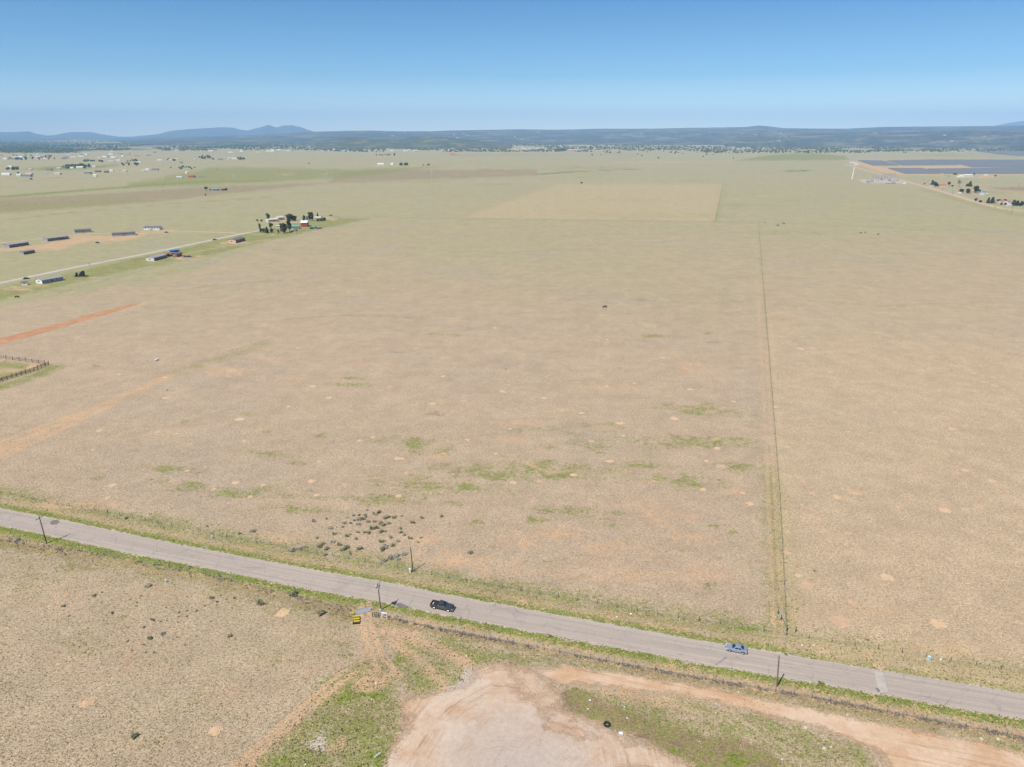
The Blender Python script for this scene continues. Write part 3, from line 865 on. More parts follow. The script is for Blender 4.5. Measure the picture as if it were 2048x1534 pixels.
yc = G(1035, 1530)
M_yard = dirt_material('yard_dirt', lin((212,176,142), K), lin((224,200,176), K), lin((186,150,120), K), (yc.x, yc.y, 0), .80, None, 20, True)
td = (G(1960,1500)-G(1300,1370)).normalized()
M_track = dirt_material('track_dirt', lin((214,174,136), K), lin((228,198,166), K), lin((190,146,110), K), dirvec=td, soft=True)
sheet_soft('dirt_yard', YARD, .008, M_yard, 'pale bare dirt turning yard with tyre arcs', 1.5)
sheet_soft('dirt_track', TRACK, .016, M_track, 'sandy dirt track leading from the yard to the right', .9, .4)
M_soil = dirt_material('churned_soil', lin((204,170,138), K), lin((216,186,156), K), lin((184,148,118), K), dirvec=(G(1110,1410)-G(1025,1335)).normalized(), soft=True)
sheet_soft('bare_soil', [(1014,1328),(1062,1336),(1085,1352),(1105,1378),(1122,1400),(1120,1418),(1090,1420),(1055,1398),(1035,1375),(1016,1350)], .024, M_soil, 'churned tan soil where the yard meets the track', 2.4, .35)
sheet_soft('bare_soil', [(1074,1424),(1100,1422),(1112,1430),(1100,1442),(1085,1441)], .030, M_soil, 'small brown scuffed patch at the yard edge', 1.2, .25)
sheet_soft('bare_soil', [(1090,1440),(1160,1458),(1200,1476),(1190,1484),(1120,1466),(1086,1450)], .036, M_soil, 'long brown scuff running along the yard edge', 1.2, .25)
sheet_soft('bare_soil', [(1230,1545),(1256,1528),(1290,1532),(1310,1550)], .024, M_soil, 'brown soil pile at the bottom of the yard', 1.2, .25)
M_gravel = mat('pale_gravel', lin((208,196,182), K), .95, var=.08, scale=.2, coords='pos')
M_red = dirt_material('red_soil', lin((200,148,108), K*.95), lin((210,160,120), K), lin((170,116,78), K*.9), dirvec=(G(240,618)-G(0,684)).normalized())
M_sand = mat('sandy_road', lin((214,182,150), K), .95, var=.1, scale=.2, coords='pos')
sheet_line('gravel_road', GRAVEL, 2.9, .03, M_gravel, 'pale gravel lane along the west homesteads')
sheet_line('gravel_road', BRANCH, 2.0, .036, M_sand, 'sandy branch lane serving the row of homes', jag=.6)
sheet_from_edges('dirt_road', [(-150,714),(0,677),(120,646),(232,615),(282,605)], [(-150,737),(0,690),(120,656),(237,621),(284,606)], .04, M_red, 'bare red soil strip cut across the field', 3, jag=.6)
sheet_line('dirt_road', RIGHT_ROAD, 4.0, .05, M_sand, 'straight sandy road beside the east ranches', jag=.8)

# ------------------------------------------------------------------ bare ant mounds
def mound_mesh(seed):
    r = random.Random(seed); vs = [(0, 0, .10)]; fs = []; n = 22
    for q, z in ((.22, .085), (.5, .03), (.8, .014), (1.0, -.004)):
        for k in range(n):
            w = 2*math.pi*k/n
            rr = q*(1+.30*mnoise.noise(Vector((math.cos(w)*1.7, math.sin(w)*1.7, seed*2.3)))+(.12*r.uniform(-1, 1) if q == 1 else 0))
            vs.append((rr*math.cos(w), rr*math.sin(w), z))
    for k in range(n): fs.append((0, 1+k, 1+(k+1) % n))
    for q in range(3):
        for k in range(n): fs.append((1+q*n+k, 1+(q+1)*n+k, 1+(q+1)*n+(k+1) % n, 1+q*n+(k+1) % n))
    me = bpy.data.meshes.new('ant_mound'); me.from_pydata(vs, [], fs); me.materials.append(M_mound[seed % 3]); return me
M_mound = [mat('mound_soil_a', lin((226,190,150), K)[:3], .95, var=.12, scale=1.2), mat('mound_soil_b', lin((214,178,142), K)[:3], .95, var=.12, scale=1.2), mat('mound_soil_c', lin((210,184,154), K)[:3], .95, var=.10, scale=1.2)]
MOUNDS = [mound_mesh(k) for k in range(6)]
ra = random.Random(66)
for k, (u, v, r) in enumerate(ANTHILLS):
    p = G(u, v, .004); rr = r*(1.25 if v > 850 else 1.6)/ppm(p)
    o = link('ant_mound', MOUNDS[k % 6] if k > 43 else MOUNDS[(0,1,3,4)[k % 4]], None, p, (0, 0, ra.uniform(0, 6.28)), (rr*ra.uniform(.8,1.25), rr*ra.uniform(.8, 1.2), 1))
    big = {(1612,1171):'large bare ant mound just east of the long fence',(1774,1155):'pale oval ant mound alone in the near east field',(1875,1248):'large bare ant mound nearest the teal pedestal',(1680,1242):'large bare patch in the east field corner by the road',(565,1225):'bare soil disc west of the gate track',(174,1404):'bare soil disc low in the southwest pasture',(430,1462):'bare soil disc near the bottom of the southwest pasture',(1708,984):'ant mound pair member farther up the east field'}
    lab = big.get((u, v)) or 'large bare round ant mound in the near field' if r >= 9 else ('bare sandy ant mound dotting the east field' if u > 1545 else 'bare sandy ant mound dotting the middle field')
    tag(o, lab, 'ant mound', 'ant mounds dotting the fields')

# ------------------------------------------------------------------ hills and mountains
def ridge(name, prof, D, front, back, material, label, jag=6, step=4.0, rows=18, seed=0, amp=.12):
    us = np.arange(prof[0][0], prof[-1][0]+.1, step)
    vv = np.interp(us, [p[0] for p in prof], [p[1] for p in prof])
    vs = []; fs = []
    nrows = rows+5
    for k, (u, v) in enumerate(zip(us, vv)):
        pr = GD(u, v, D)
        d = Vector((pr.x, pr.y, 0)).normalized()
        H = pr.z + .5
        for r in range(nrows):
            if r <= rows:
                f = r/rows
                dist = D - front*(1-f)
                shape = f**1.15
                q = Vector((d.x*dist/1000, d.y*dist/1000, seed))
                nz = mnoise.fractal(q*(14000/D)*1.0, 1.0, 2.1, 6)
                rid = (1-abs(mnoise.noise(q*(9000/D)*1.9)))-.6
                hh = H*(shape + (nz*amp + rid*amp)*math.sin(math.pi*min(1, f*1.0))*1.3)
                h = max(0, hh) if r < rows else H
                h = min(h, H*(dist/D)*1.0)
            else:
                f = (r-rows)/5
                dist = D + back*f
                h = H*(1-f)
            vs.append((d.x*dist, d.y*dist, -.5+h*(1.0)))
    for k in range(len(us)-1):
        for r in range(nrows-1):
            i = k*nrows+r
            fs.append((i, i+1, i+nrows+1, i+nrows))
    me = bpy.data.meshes.new(name); me.from_pydata(vs, [], fs)
    me.materials.append(material)
    bm = bmesh.new(); bm.from_mesh(me); bmesh.ops.recalc_face_normals(bm, faces=bm.faces)
    if sum(f.normal.z for f in bm.faces) < 0: bmesh.ops.reverse_faces(bm, faces=bm.faces)
    bm.to_mesh(me); bm.free()
    me.polygons.foreach_set('use_smooth', [True]*len(me.polygons))
    return tag(link(name, me), label, kind='structure')

def wood_material(name, dark, clear, s1, thr=.62, dots=True):
    m, nt, b = nodes(name)
    t = NT(nt)
    p = t.pos()
    n1 = t.noise(p, 1/s1, 5, .6)
    n2 = t.noise(p, 1/(s1*.12), 4, .7)
    c = t.mix(t.ss(n2, .44, .62), tuple(x*.75 for x in dark[:3])+(1,), lin((106,114,104), K))
    c = t.mix(t.ss(t.m('ADD', n1, t.m('MULTIPLY', t.m('SUBTRACT', n2, .5), .35)), thr-.05, thr+.10, 0, .50), c, clear)
    nt.links.new(c, b.inputs['Base Color'])
    b.inputs['Roughness'].default_value = 1.0
    b.inputs['Specular IOR Level'].default_value = 0
    return m
M_wood = wood_material('juniper_woodland', lin((76,88,86), K*1.0), lin((168,160,130), K), 420, .53)
M_wood2 = wood_material('low_hill_scrub', lin((84,98,76), K*1.15), lin((168,160,124), K), 160, .54)
M_mtn = wood_material('mountain_slopes', lin((92,102,98), K*1.0), lin((150,146,128), K), 3000, .60)
ridge('mountains', [(-420,268),(-200,262),(-90,266),(0,264.5),(30,264),(57,262.5),(70,267),(93,271),(110,270),(135,265),(145,264),(183,264),(200,268),(235,273),(262,273.5),(275,272),(290,271),(320,267.5),(335,263),(350,260.5),(380,258),(415,256),(440,254.5),(465,255),(480,259),(495,261),(520,254.5),(537,249.5),(552,255),(567,251),(585,250.5),(600,254),(627,263),(670,270),(760,280)], 26000, 6000, 2400, M_mtn, 'blue mountain range on the left horizon', step=3, rows=26, seed=3, amp=.16)
ridge('mountain', [(1900,266),(1960,256),(1990,251.5),(2014,246.4),(2048,241.5),(2100,239),(2200,236),(2300,240),(2420,252)], 30300, 7000, 2200, M_mtn, 'blue mountain shoulder at the right edge', step=4, rows=22, seed=8)
ridge('hills', [(150,288),(239,282),(300,277.5),(342,275),(478,271.5),(560,267.5),(636,263),(700,261.5),(740,261),(800,262.5),(860,262.5),(902,261),(980,259.5),(1035,258.5),(1110,259.5),(1210,257.3),(1300,257.5),(1380,255.6),(1493,254),(1517,250.8),(1541,253),(1571,256.6),(1691,257.5),(1730,255.5),(1759,254),(1861,253),(1997,252),(2048,251),(2200,250),(2450,254)], 14500, 6200, 2800, M_wood, 'long dark wooded plateau along the horizon', step=4, rows=26, seed=1)
ridge('hills', [(-450,280),(-200,278),(0,283),(120,282),(239,280),(330,276),(420,273.5),(520,274),(620,276),(720,280),(800,285)], 20000, 5000, 2000, M_wood, 'low blue foothills below the mountains', step=4, rows=20, seed=5)
ridge('hills', [(1450,272),(1560,268),(1700,266),(1850,263),(2048,262),(2450,262)], 9800, 2500, 1500, M_wood, 'nearer wooded rise on the right', step=4, rows=20, seed=9)
ridge('hill', [(630,286),(660,280),(680,276.5),(700,274.6),(721,276),(750,279),(782,279.5),(817,274.5),(858,271.8),(892,274),(919,278),(960,282),(1022,286)], 7200, 1200, 1200, M_wood2, 'low scrubby hill behind the village', step=2, rows=16, seed=7)

# haze
hz = MB(); S_ = 33500
hz.box(-S_, S_, -S_, S_, -1.5, 1000)
M_haze = bpy.data.materials.new('haze_air'); M_haze.use_nodes = True
nt = M_haze.node_tree; nt.nodes.clear()
pv = nt.nodes.new('ShaderNodeVolumePrincipled'); mo = nt.nodes.new('ShaderNodeOutputMaterial')
pv.inputs['Color'].default_value = (.43, .68, 1.0, 1)
pv.inputs['Density'].default_value = 5.6e-5
pv.inputs['Anisotropy'].default_value = -.15
nt.links.new(pv.outputs[0], mo.inputs['Volume'])
ho = hz.build('haze', M_haze)
tag(ho, 'thin blue distance haze', kind='stuff')


# ------------------------------------------------------------------ object materials
M_trunk = mat('bark', (.13,.09,.06), .9, var=.25)
M_pole = mat('weathered_pole', (.22,.16,.115), .9, var=.25, scale=1.5)
M_poledark = mat('weathered_pole_dark', (.12,.085,.065), .9, var=.25, scale=1.5)
M_post = mat('fence_post', (.13,.10,.08), .9, var=.3)
M_wire = mat('fence_wire', (.26,.25,.24), .6, .5)
M_galv = mat('galvanized', (.52,.54,.55), .45, .3, var=.1)
M_white = mat('white_paint', (.74,.74,.72), .6, var=.06)
M_offwhite = mat('off_white', (.62,.58,.52), .7, var=.08)
M_teal = mat('pale_teal', (.50,.64,.64), .6, var=.06)
M_yellow = mat('yellow_paint', (.62,.47,.04), .5, var=.1)
M_black = mat('black_rubber', (.022,.022,.024), .8, var=.3)
M_blue = mat('blue_plastic', (.03,.17,.55), .5, var=.1)
M_concrete = mat('concrete', (.45,.42,.38), .9, var=.15)
M_glass = mat('dark_glass', (.02,.026,.03), .12, var=.1, spec=.6)
M_winglass = mat('window_glass', (.05,.06,.075), .15, var=.1, spec=.6)
M_truck = mat('charcoal_paint', (.085,.088,.095), .32, .5, var=.05, coat=1.0)
M_truckdark = mat('bed_liner', (.025,.025,.027), .8)
M_sedan = mat('steel_blue_paint', (.40,.45,.54), .3, .5, var=.04, coat=1.0)
M_chrome = mat('bright_metal', (.62,.63,.65), .25, .8, var=.03)
M_red = mat('red_lens', (.45,.02,.02), .3)
M_amber = mat('amber_lens', (.65,.32,.10), .3)
M_lens = mat('clear_lens', (.72,.72,.70), .2)
M_rooftan = mat('tan_roof', (.56,.46,.36), .8, var=.08)
M_roofgray = mat('gray_shingle', (.30,.275,.255), .85, var=.12)
M_roofdark = mat('dark_shingle', (.15,.14,.14), .85, var=.12)
M_roofrust = mat('rusty_metal', (.27,.15,.11), .8, var=.3, scale=1.0)
M_roofred = mat('red_roof', (.52,.12,.09), .7, var=.1)
M_roofteal = mat('teal_roof', (.15,.36,.31), .6, var=.1)
M_wallgray = mat('gray_siding', (.33,.33,.34), .8, var=.08)
M_walldark = mat('dark_siding', (.17,.16,.17), .8, var=.08)
M_wallpeach = mat('peach_siding', (.62,.45,.30), .8, var=.06)
M_wallbrown = mat('brown_siding', (.22,.14,.10), .8, var=.1)
M_wallcream = mat('cream_siding', (.62,.56,.46), .8, var=.06)
M_wallred = mat('red_siding', (.34,.06,.05), .8, var=.1)
M_wallpink = mat('pink_siding', (.58,.34,.27), .8, var=.08)
M_door = mat('door_paint', (.14,.12,.11), .6)
M_wood = mat('orange_wood', (.42,.20,.09), .8, var=.2)
M_cow = mat('black_hide', (.02,.018,.017), .8, var=.3)
M_cowb = mat('brown_hide', (.16,.075,.045), .8, var=.3)
M_rock = mat('pale_rock', (.50,.44,.36), .9, var=.2, bump=.05)
M_panel = mat('solar_glass', (.135,.145,.15), .65, .0, var=.15, spec=.5)
M_steel = mat('grey_steel', (.36,.38,.41), .5, .3, var=.1)
M_redwhite = mat('mast_red', (.55,.16,.12), .6)
L_dark = leafmat('conifer_leaf', (.034,.052,.018), (.075,.10,.034))
L_green = leafmat('broadleaf_green', (.055,.10,.022), (.12,.18,.045))
L_grey = leafmat('sage_leaf', (.21,.205,.15), (.36,.34,.25), .12)
L_olive = leafmat('shrub_leaf', (.165,.165,.09), (.29,.28,.165), .12)
L_brown = leafmat('dry_brush', (.27,.24,.19), (.42,.38,.31), .12)
L_weed = leafmat('weed_leaf', (.13,.155,.03), (.24,.26,.07), .12)
L_straw = leafmat('straw', (.40,.31,.19), (.56,.45,.29), .12)
L_duskgrass = leafmat('field_grass', (.27,.23,.14), (.40,.33,.21), .12)

# ------------------------------------------------------------------ vehicles
def arc(cx, cz, r, a0, a1, n=7):
    return [(cx+r*math.cos(R(a0+(a1-a0)*i/n)), cz+r*math.sin(R(a0+(a1-a0)*i/n))) for i in range(n+1)]

def frustum_faces(b, t):
    """b, t: four base and four top corners (fl, fr, rr, rl)"""
    return b, t

def glass_panel(m, a, b, c, d, u0, u1, v0, v1, off, mi=0):
    """slab just proud of quad a,b (bottom) c,d (top)"""
    a, b, c, d = map(Vector, (a, b, c, d))
    def P(u, v): return (a.lerp(b, u)).lerp(d.lerp(c, u), v)
    n = (b-a).cross(d-a).normalized()*off
    q = [P(u0, v0), P(u1, v0), P(u1, v1), P(u0, v1)]
    o = [x+n for x in q]; i = [x-n for x in q]
    m.add(o+i, [(0,1,2,3),(7,6,5,4),(0,4,5,1),(1,5,6,2),(2,6,7,3),(3,7,4,0)], mi)

def wheel(root, x, y, r, w, side):
    m = MB(); n = 20
    prof = [(r*.60, -w/2), (r*.92, -w/2), (r, -w*.3), (r, w*.3), (r*.92, w/2), (r*.60, w/2)]
    vs = []
    for k in range(n):
        a = 2*math.pi*k/n
        for q in prof: vs.append((q[0]*math.cos(a), q[1], q[0]*math.sin(a)))
    fs = []
    for k in range(n):
        for j in range(len(prof)-1):
            a = k*6+j; b = ((k+1) % n)*6+j
            fs.append((a, a+1, b+1, b))
    m.add(vs, fs)
    o = m.build('wheel', M_black, root, smooth=True); o.location = (x, y, r)
    rm = MB()
    rm.bar((0, -w*.38*1, 0), (0, w*.38, 0), r*.62, r*.62, 18)
    for k in range(6):
        a = k*math.pi/3
        rm.bar((0, side*w*.40, 0), (math.cos(a)*r*.56, side*w*.40, math.sin(a)*r*.56), .04, .03, 4)
    rm.build('rim', M_chrome, o)

def make_truck():
    p = G(884, 1221.5)
    a, b = G(869.5, 1218), G(898, 1224)
    rz = math.atan2(b.y-a.y, b.x-a.x)
    t = empty('pickup_truck', (p.x, p.y+.9, .065), rz, 'charcoal crew cab pickup truck with open bed driving on the road', 'pickup truck')
    W = 1.0
    # front end + cab lower, wheel arch at x=1.85; bed rear arch at x=-1.85
    pr = [(2.92,.42),(2.95,.75),(2.92,1.02),(2.80,1.10),(1.45,1.24),(1.15,1.27),(-.95,1.27),(-.95,.42)]
    low = [(2.92,.42)]
    arch = arc(1.88, .40, .50, 180, 0, 8)
    prof = [(2.92,.42),(2.95,.75),(2.92,1.02),(2.80,1.10),(1.45,1.24),(1.15,1.27),(-.95,1.27),(-.95,.42)] + [(x, max(z,.42)) for x, z in arch]
    m = MB(); m.prism(prof, -W, W)
    body = m.build('body', M_truck, t, bevel=.05)
    # cab greenhouse
    g = MB()
    bl = [(1.18,-.93,1.26),(1.18,.93,1.26),(-.93,.93,1.26),(-.93,-.93,1.26)]
    tp = [(.42,-.74,1.86),(.42,.74,1.86),(-.74,.76,1.88),(-.74,-.76,1.88)]
    g.add(bl+tp, [(0,1,5,4),(1,2,6,5),(2,3,7,6),(3,0,4,7),(4,5,6,7)])
    g.build('cab_roof', M_truck, t, bevel=.04)
    w = MB(); glass_panel(w, bl[0], bl[1], tp[1], tp[0], .06, .94, .08, .94, .012); w.build('windshield', M_glass, t)
    w = MB(); glass_panel(w, bl[2], bl[3], tp[3], tp[2], .10, .90, .18, .9, .012); w.build('rear_window', M_glass, t)
    for s, (q, r_, tq, tr) in ((-1, (bl[3], bl[0], tp[0], tp[3])), (1, (bl[1], bl[2], tp[2], tp[1]))):
        for u0, u1 in ((.10,.44),(.50,.86)):
            w = MB(); glass_panel(w, q, r_, tq, tr, u0, u1, .14, .84, .012); w.build('side_window', M_glass, t)
    for s in (-1, 1):
        m = MB(); m.box(-.86, 1.02, s*.972-.02, s*.972+.02, 1.262, 1.318); m.build('window_trim', M_chrome, t)
    # bed: side walls, floor, tailgate, front wall
    arch = arc(-1.87, .40, .50, 180, 0, 8)
    side = [(-1.0,.50),(-1.0,1.27),(-2.92,1.27),(-2.95,.55),] + [(x, max(z,.50)) for x, z in arch]
    for y0, y1 in ((-W, -W+.16), (W-.16, W)):
        m = MB(); m.prism(side, y0, y1); m.build('bed_side', M_truck, t, bevel=.02)
    m = MB(); m.box(-2.96, -2.88, -W+.17, W-.17, .55, 1.24); m.build('tailgate', M_truck, t, bevel=.015)
    m = MB(); m.box(-2.87, -1.0, -W+.17, W-.17, .55, .74)
    m.box(-2.2, -1.5, -W+.17, -W+.36, .742, .95); m.box(-2.2, -1.5, W-.36, W-.17, .742, .95)
    m.build('bed_floor', M_truckdark, t)
    m = MB(); m.box(-2.6, -2.3, -.2, .45, .745, .98); m.build('cargo_bag', mat('pale_sack', (.62,.60,.44), .8), t, bevel=.06)
    for b6 in ((-3.08, -2.97, -.95, .95, .42, .60), (2.96, 3.08, -.95, .95, .42, .66)):
        m = MB(); m.box(*b6); m.build('bumper', M_chrome, t, bevel=.02)
    m = MB(); m.box(2.955, 3.0, -.62, .62, .72, 1.0); m.build('grille', M_black, t)
    for s in (-1, 1):
        m = MB(); m.box(2.80, 2.985, s*.80-.15, s*.80+.15, .74, .97); m.build('headlight', M_lens, t, bevel=.02)
        m = MB(); m.box(-2.985, -2.90, s*.92-.07, s*.92+.085, .78, 1.15); m.build('taillight', M_red, t)
        m = MB(); m.box(.86, 1.0, s*1.10-.12, s*1.10+.12, 1.27, 1.47); m.bar((.93, s*.93, 1.30), (.93, s*1.08, 1.34), .03); m.build('side_mirror', M_chrome, t, bevel=.02)
        for x in (.20, -.55):
            m = MB(); m.box(x-.09, x+.09, s*1.0-.02, s*1.0+.03, 1.08, 1.13); m.build('door_handle', M_chrome, t)
        wheel(t, 1.88, s*.86, .40, .27, s); wheel(t, -1.87, s*.86, .40, .27, s)
    return t

def make_sedan():
    a, b = G(1487, 1309), G(1462, 1304.5)
    p = (a+b)/2
    rz = math.atan2(b.y-a.y, b.x-a.x)
    t = empty('sedan', (p.x, p.y+.8, .065), rz, 'silver blue four door sedan on the road near the fence corner', 'car')
    W = .90
    prof = [(2.32,.32),(2.38,.55),(2.30,.70),(2.1,.78),(1.05,.96),(.9,.98),(-1.55,1.02),(-2.25,.98),(-2.38,.80),(-2.36,.40),(-2.25,.32)]
    prof += [(x, max(z,.32)) for x, z in arc(-1.42,.32,.40,180,0,8)] + [(x, max(z,.32)) for x, z in arc(1.42,.32,.40,180,0,8)]
    m = MB(); m.prism(prof, -W, W)
    m.build('body', M_sedan, t, bevel=.07)
    g = MB()
    bl = [(1.02,-.82,.95),(1.02,.82,.95),(-1.72,.80,.99),(-1.72,-.80,.99)]
    tp = [(.28,-.60,1.42),(.28,.60,1.42),(-.88,.60,1.43),(-.88,-.60,1.43)]
    g.add(bl+tp, [(0,1,5,4),(1,2,6,5),(2,3,7,6),(3,0,4,7),(4,5,6,7)])
    g.build('roof', M_sedan, t, bevel=.05)
    w = MB(); glass_panel(w, bl[0], bl[1], tp[1], tp[0], .06, .94, .08, .95, .012); w.build('windshield', M_glass, t)
    w = MB(); glass_panel(w, bl[2], bl[3], tp[3], tp[2], .08, .92, .14, .92, .012); w.build('rear_window', M_glass, t)
    for s, (q, r_, tq, tr) in ((-1, (bl[3], bl[0], tp[0], tp[3])), (1, (bl[1], bl[2], tp[2], tp[1]))):
        for u0, u1 in ((.14,.48),(.52,.86)):
            w = MB(); glass_panel(w, q, r_, tq, tr, u0, u1, .16, .84, .012); w.build('side_window', M_glass, t)
    for s in (-1, 1):
        m = MB(); m.box(2.16, 2.37, s*.68-.15, s*.68+.15, .58, .73); m.build('headlight', M_lens, t, bevel=.02)
        m = MB(); m.box(-2.40, -2.26, s*.74-.14, s*.74+.15, .74, .90); m.build('taillight', M_red, t, bevel=.02)
        m = MB(); m.box(.68, .82, s*.98-.08, s*.98+.08, .98, 1.10); m.build('side_mirror', M_sedan, t, bevel=.02)
        wheel(t, 1.42, s*.78, .325, .22, s); wheel(t, -1.42, s*.78, .325, .22, s)
    m = MB(); m.box(2.37, 2.40, -.45, .45, .42, .62); m.build('grille', M_black, t)
    return t
make_truck(); make_sedan()

# ------------------------------------------------------------------ utility poles
def utility_pole(base, top, h, arm, label, dark=False, transformer=False, seed=0):
    p = G(*base)
    # lean so that the head stands where it does
    tp = None
    best = 1e9
    t = empty('utility_pole', p, 0, label, 'utility pole', 'utility poles beside the road')
    d = GD(top[0], top[1], 1.0) - Vector((0, 0, CAM_H))
    tt = (h - CAM_H) / d.z
    head = Vector((d.x*tt, d.y*tt, h)) - p
    head.z = h
    lim = Vector((head.x, head.y, 0))
    if lim.length > 1.1: lim = lim.normalized()*1.1
    head.x, head.y = lim.x, lim.y
    m = MB(); m.bar((0,0,-.4), head, .17, .115, 10); m.build('pole', M_poledark if dark else M_pole, t, smooth=True)
    if arm:
        rd = Vector((math.cos(R(-16)), math.sin(R(-16)), 0)); ad = Vector((-rd.y, rd.x, 0))
        f = 1-.55/h if not transformer else 1-.3/h
        c = head*f
        e = c + rd*.16
        m = MB()
        m.bar(e-ad*1.4, e+ad*1.4, .09, .09, 4); m.build('crossarm', M_poledark if dark else M_pole, t)
        for k in (-1.15, -.45, 1.15) if not transformer else (-1.15, -.6, .6, 1.15):
            m = MB(); q = e+ad*k; m.bar(q+Vector((0,0,.05)), q+Vector((0,0,.24)), .05, .035, 6); m.build('insulator', M_galv, t)
    else:
        for k in (.2, .9):
            m = MB(); c = head*(1-k/h)
            m.bar(c, c+Vector((.22, -.05, .04)), .03, .05, 5); m.build('insulator', M_galv, t)
    if transformer:
        for k in range(3):
            a = R(60+120*k)
            c = head*(1-1.55/h) + Vector((math.cos(a), math.sin(a), 0))*.42
            m = MB(); m.bar(c, c+Vector((0,0,.85)), .21, .21, 12); m.bar(c+Vector((0,0,.85)), c+Vector((0,0,.93)), .21, .10, 12)
            m.bar(c+Vector((0,0,.93)), c+Vector((0,0,1.10)), .04, .03, 5)
            m.build('transformer', M_galv, t, smooth=True)
    return t
utility_pole((93.5,1087), (78,1032), 9.0, True, 'leaning wooden pole with crossarm beside the dark road patch', True)
utility_pole((762,1219), (754,1169), 8.4, True, 'wooden pole with crossarm and grey transformers by the field gate', False, True)
utility_pole((826,1142), (821,1095), 7.4, False, 'short dark wooden pole without crossarm north of the road', True)
utility_pole((1554,1373), (1558,1311), 8.8, False, 'bare wooden pole south of the road below the sedan')

# pedestals
def pedestal(u, v, h, r, m_, label, square=True):
    p = G(u, v)
    t = empty('cable_pedestal', p, R(12), label, 'utility box', 'cable pedestals along the fences')
    m = MB(); m.box(-r, r, -r, r, 0, h*.88); m.build('housing', m_, t, bevel=.03)
    m = MB(); m.box(-r*1.1, r*1.1, -r*1.1, r*1.1, h*.882, h); m.build('cap', m_, t, bevel=.05)
pedestal(820, 1145, 1.25, .24, M_white, 'white cable pedestal at the foot of the short dark pole')
pedestal(424, 1077, .95, .2, M_teal, 'pale cable pedestal by the north fence near the west')
pedestal(332, 1165, .95, .2, M_teal, 'pale cable pedestal standing alone in the southwest pasture')
pedestal(1857, 1321, 1.2, .26, M_teal, 'tall pale teal pedestal on the northeast fence line')
pedestal(1881, 1321, .45, .2, M_white, 'low white pedestal just east of the teal one')
def marker(u, v, h, m_, label, name='marker_post'):
    m = MB(); m.box(-.06, .06, -.06, .06, 0, h)
    o = m.build(name, m_, None); o.location = G(u, v); tag(o, label, 'post')
marker(1266, 1224, 1.2, M_yellow, 'thin yellow marker post in the north verge')

# gate group
def gate_set():
    a, b = G(712, 1231), G(742, 1222)
    rz = math.atan2(b.y-a.y, b.x-a.x)
    g = empty('sheet_gate', a, rz, 'pale corrugated metal panel gate across the two rut track', 'gate')
    L = (b-a).length
    n = 12
    for k in range(n):
        m = MB(); x0 = L*k/n
        m.prism([(x0, .10), (x0+L/n, .10), (x0+L/n, 1.30), (x0, 1.30)], -.02, .02)
        o = m.build('corrugated_sheet', M_galv, g); o.location = (0, .03*(k % 2), 0); o.rotation_euler = (R(-18), 0, 0)
    m = MB(); m.box(0, L, -.05, -.02, 1.30, 1.36); m.box(0, L, -.05, -.02, .04, .10); o = m.build('frame', M_steel, g); o.rotation_euler = (R(-18), 0, 0)
    # yellow and black barrier
    q = empty('striped_barrier', G(713, 1240), R(8), 'yellow and black striped barrier blocks stacked beside the gate', 'barrier')
    for k in range(3):
        m = MB(); m.box(-.75, .75, -.18, .18, 0, .55); o = m.build('block', M_yellow, q, bevel=.04); o.location = (-.05+.1*k, .95-.95*k, 0)
        m = MB(); m.box(-.85, .85, -.22, .22, 0, .34); o = m.build('base', M_black, q, bevel=.04); o.location = (.05, .48-.95*k, 0)
    m = MB(); m.box(-.55, .55, -.12, .12, .02, .25); o = m.build('fallen_block', M_yellow, None, bevel=.03); o.location = G(705, 1227); o.rotation_euler = (0, 0, R(10)); tag(o, 'single yellow block lying in the grass west of the gate', 'block')
    # meter stand
    s = empty('meter_stand', G(769, 1236), R(-12), 'white electric meter stand with open frame at the pole foot', 'electric meter')
    for x in (-.7, .7):
        m = MB(); m.box(x-.08, x+.08, -.08, .08, 0, 1.33); m.build('leg', M_white, s)
    m = MB(); m.box(-.78, .78, -.1, .1, 1.34, 1.56); m.build('crossbar', M_white, s)
    m = MB(); m.box(-.615, .615, -.07, .07, .45, .6); m.build('crossbar', M_white, s)
    m = MB(); m.box(-.55, -.05, -.22, -.09, .75, 1.32); m.build('meter_box', M_galv, s, bevel=.02)
    m = MB(); m.box(.1, .5, -.2, -.09, .85, 1.28); m.build('breaker_box', M_wood, s, bevel=.02)
    m = MB(); m.bar((-.95,.1,0), (-.95,.1,2.2), .06, .06, 8); m.bar((-.95,.1,1.9), (-.95,.1,2.3), .26, .26, 10); m.build('conduit', M_galv, s)
    # H brace of dark posts
    h = empty('gate_brace', G(753, 1235), R(-10), 'dark wooden brace posts between gate and meter stand', 'fence brace')
    for x in (-1.0, -.35, .1, .6):
        m = MB(); m.bar((x, 0, 0), (x, 0, 1.5), .10, .09, 7); m.build('post', M_post, h)
    m = MB(); m.bar((-2.2, .4, 1.25), (1.4, 0, 1.3), .06, .06, 6); m.build('rail', M_pole, h)
    # stakes
    for i, (u, v, lab) in enumerate(((787,1236,'pale survey stake nearest the meter stand'), (797,1229,'tall pale survey stake behind the blue capped pipe'), (802,1234,'pale survey stake east of the blue capped pipe'))):
        m = MB(); m.box(-.05, .05, -.05, .05, 0, 1.25); o = m.build('survey_stake', M_wallcream, None); o.location = G(u, v); tag(o, lab, 'stake', 'survey stakes east of the gate')
    z = empty('water_riser', G(794, 1235), 0, 'yellow pipe riser with a blue cap among survey stakes', 'pipe')
    m = MB(); m.bar((0,0,0), (0,0,.5), .16, .16, 10); m.build('pipe', M_yellow, z)
    m = MB(); m.bar((0,0,.5), (0,0,.72), .2, .17, 10); m.build('cap', M_blue, z)
gate_set()

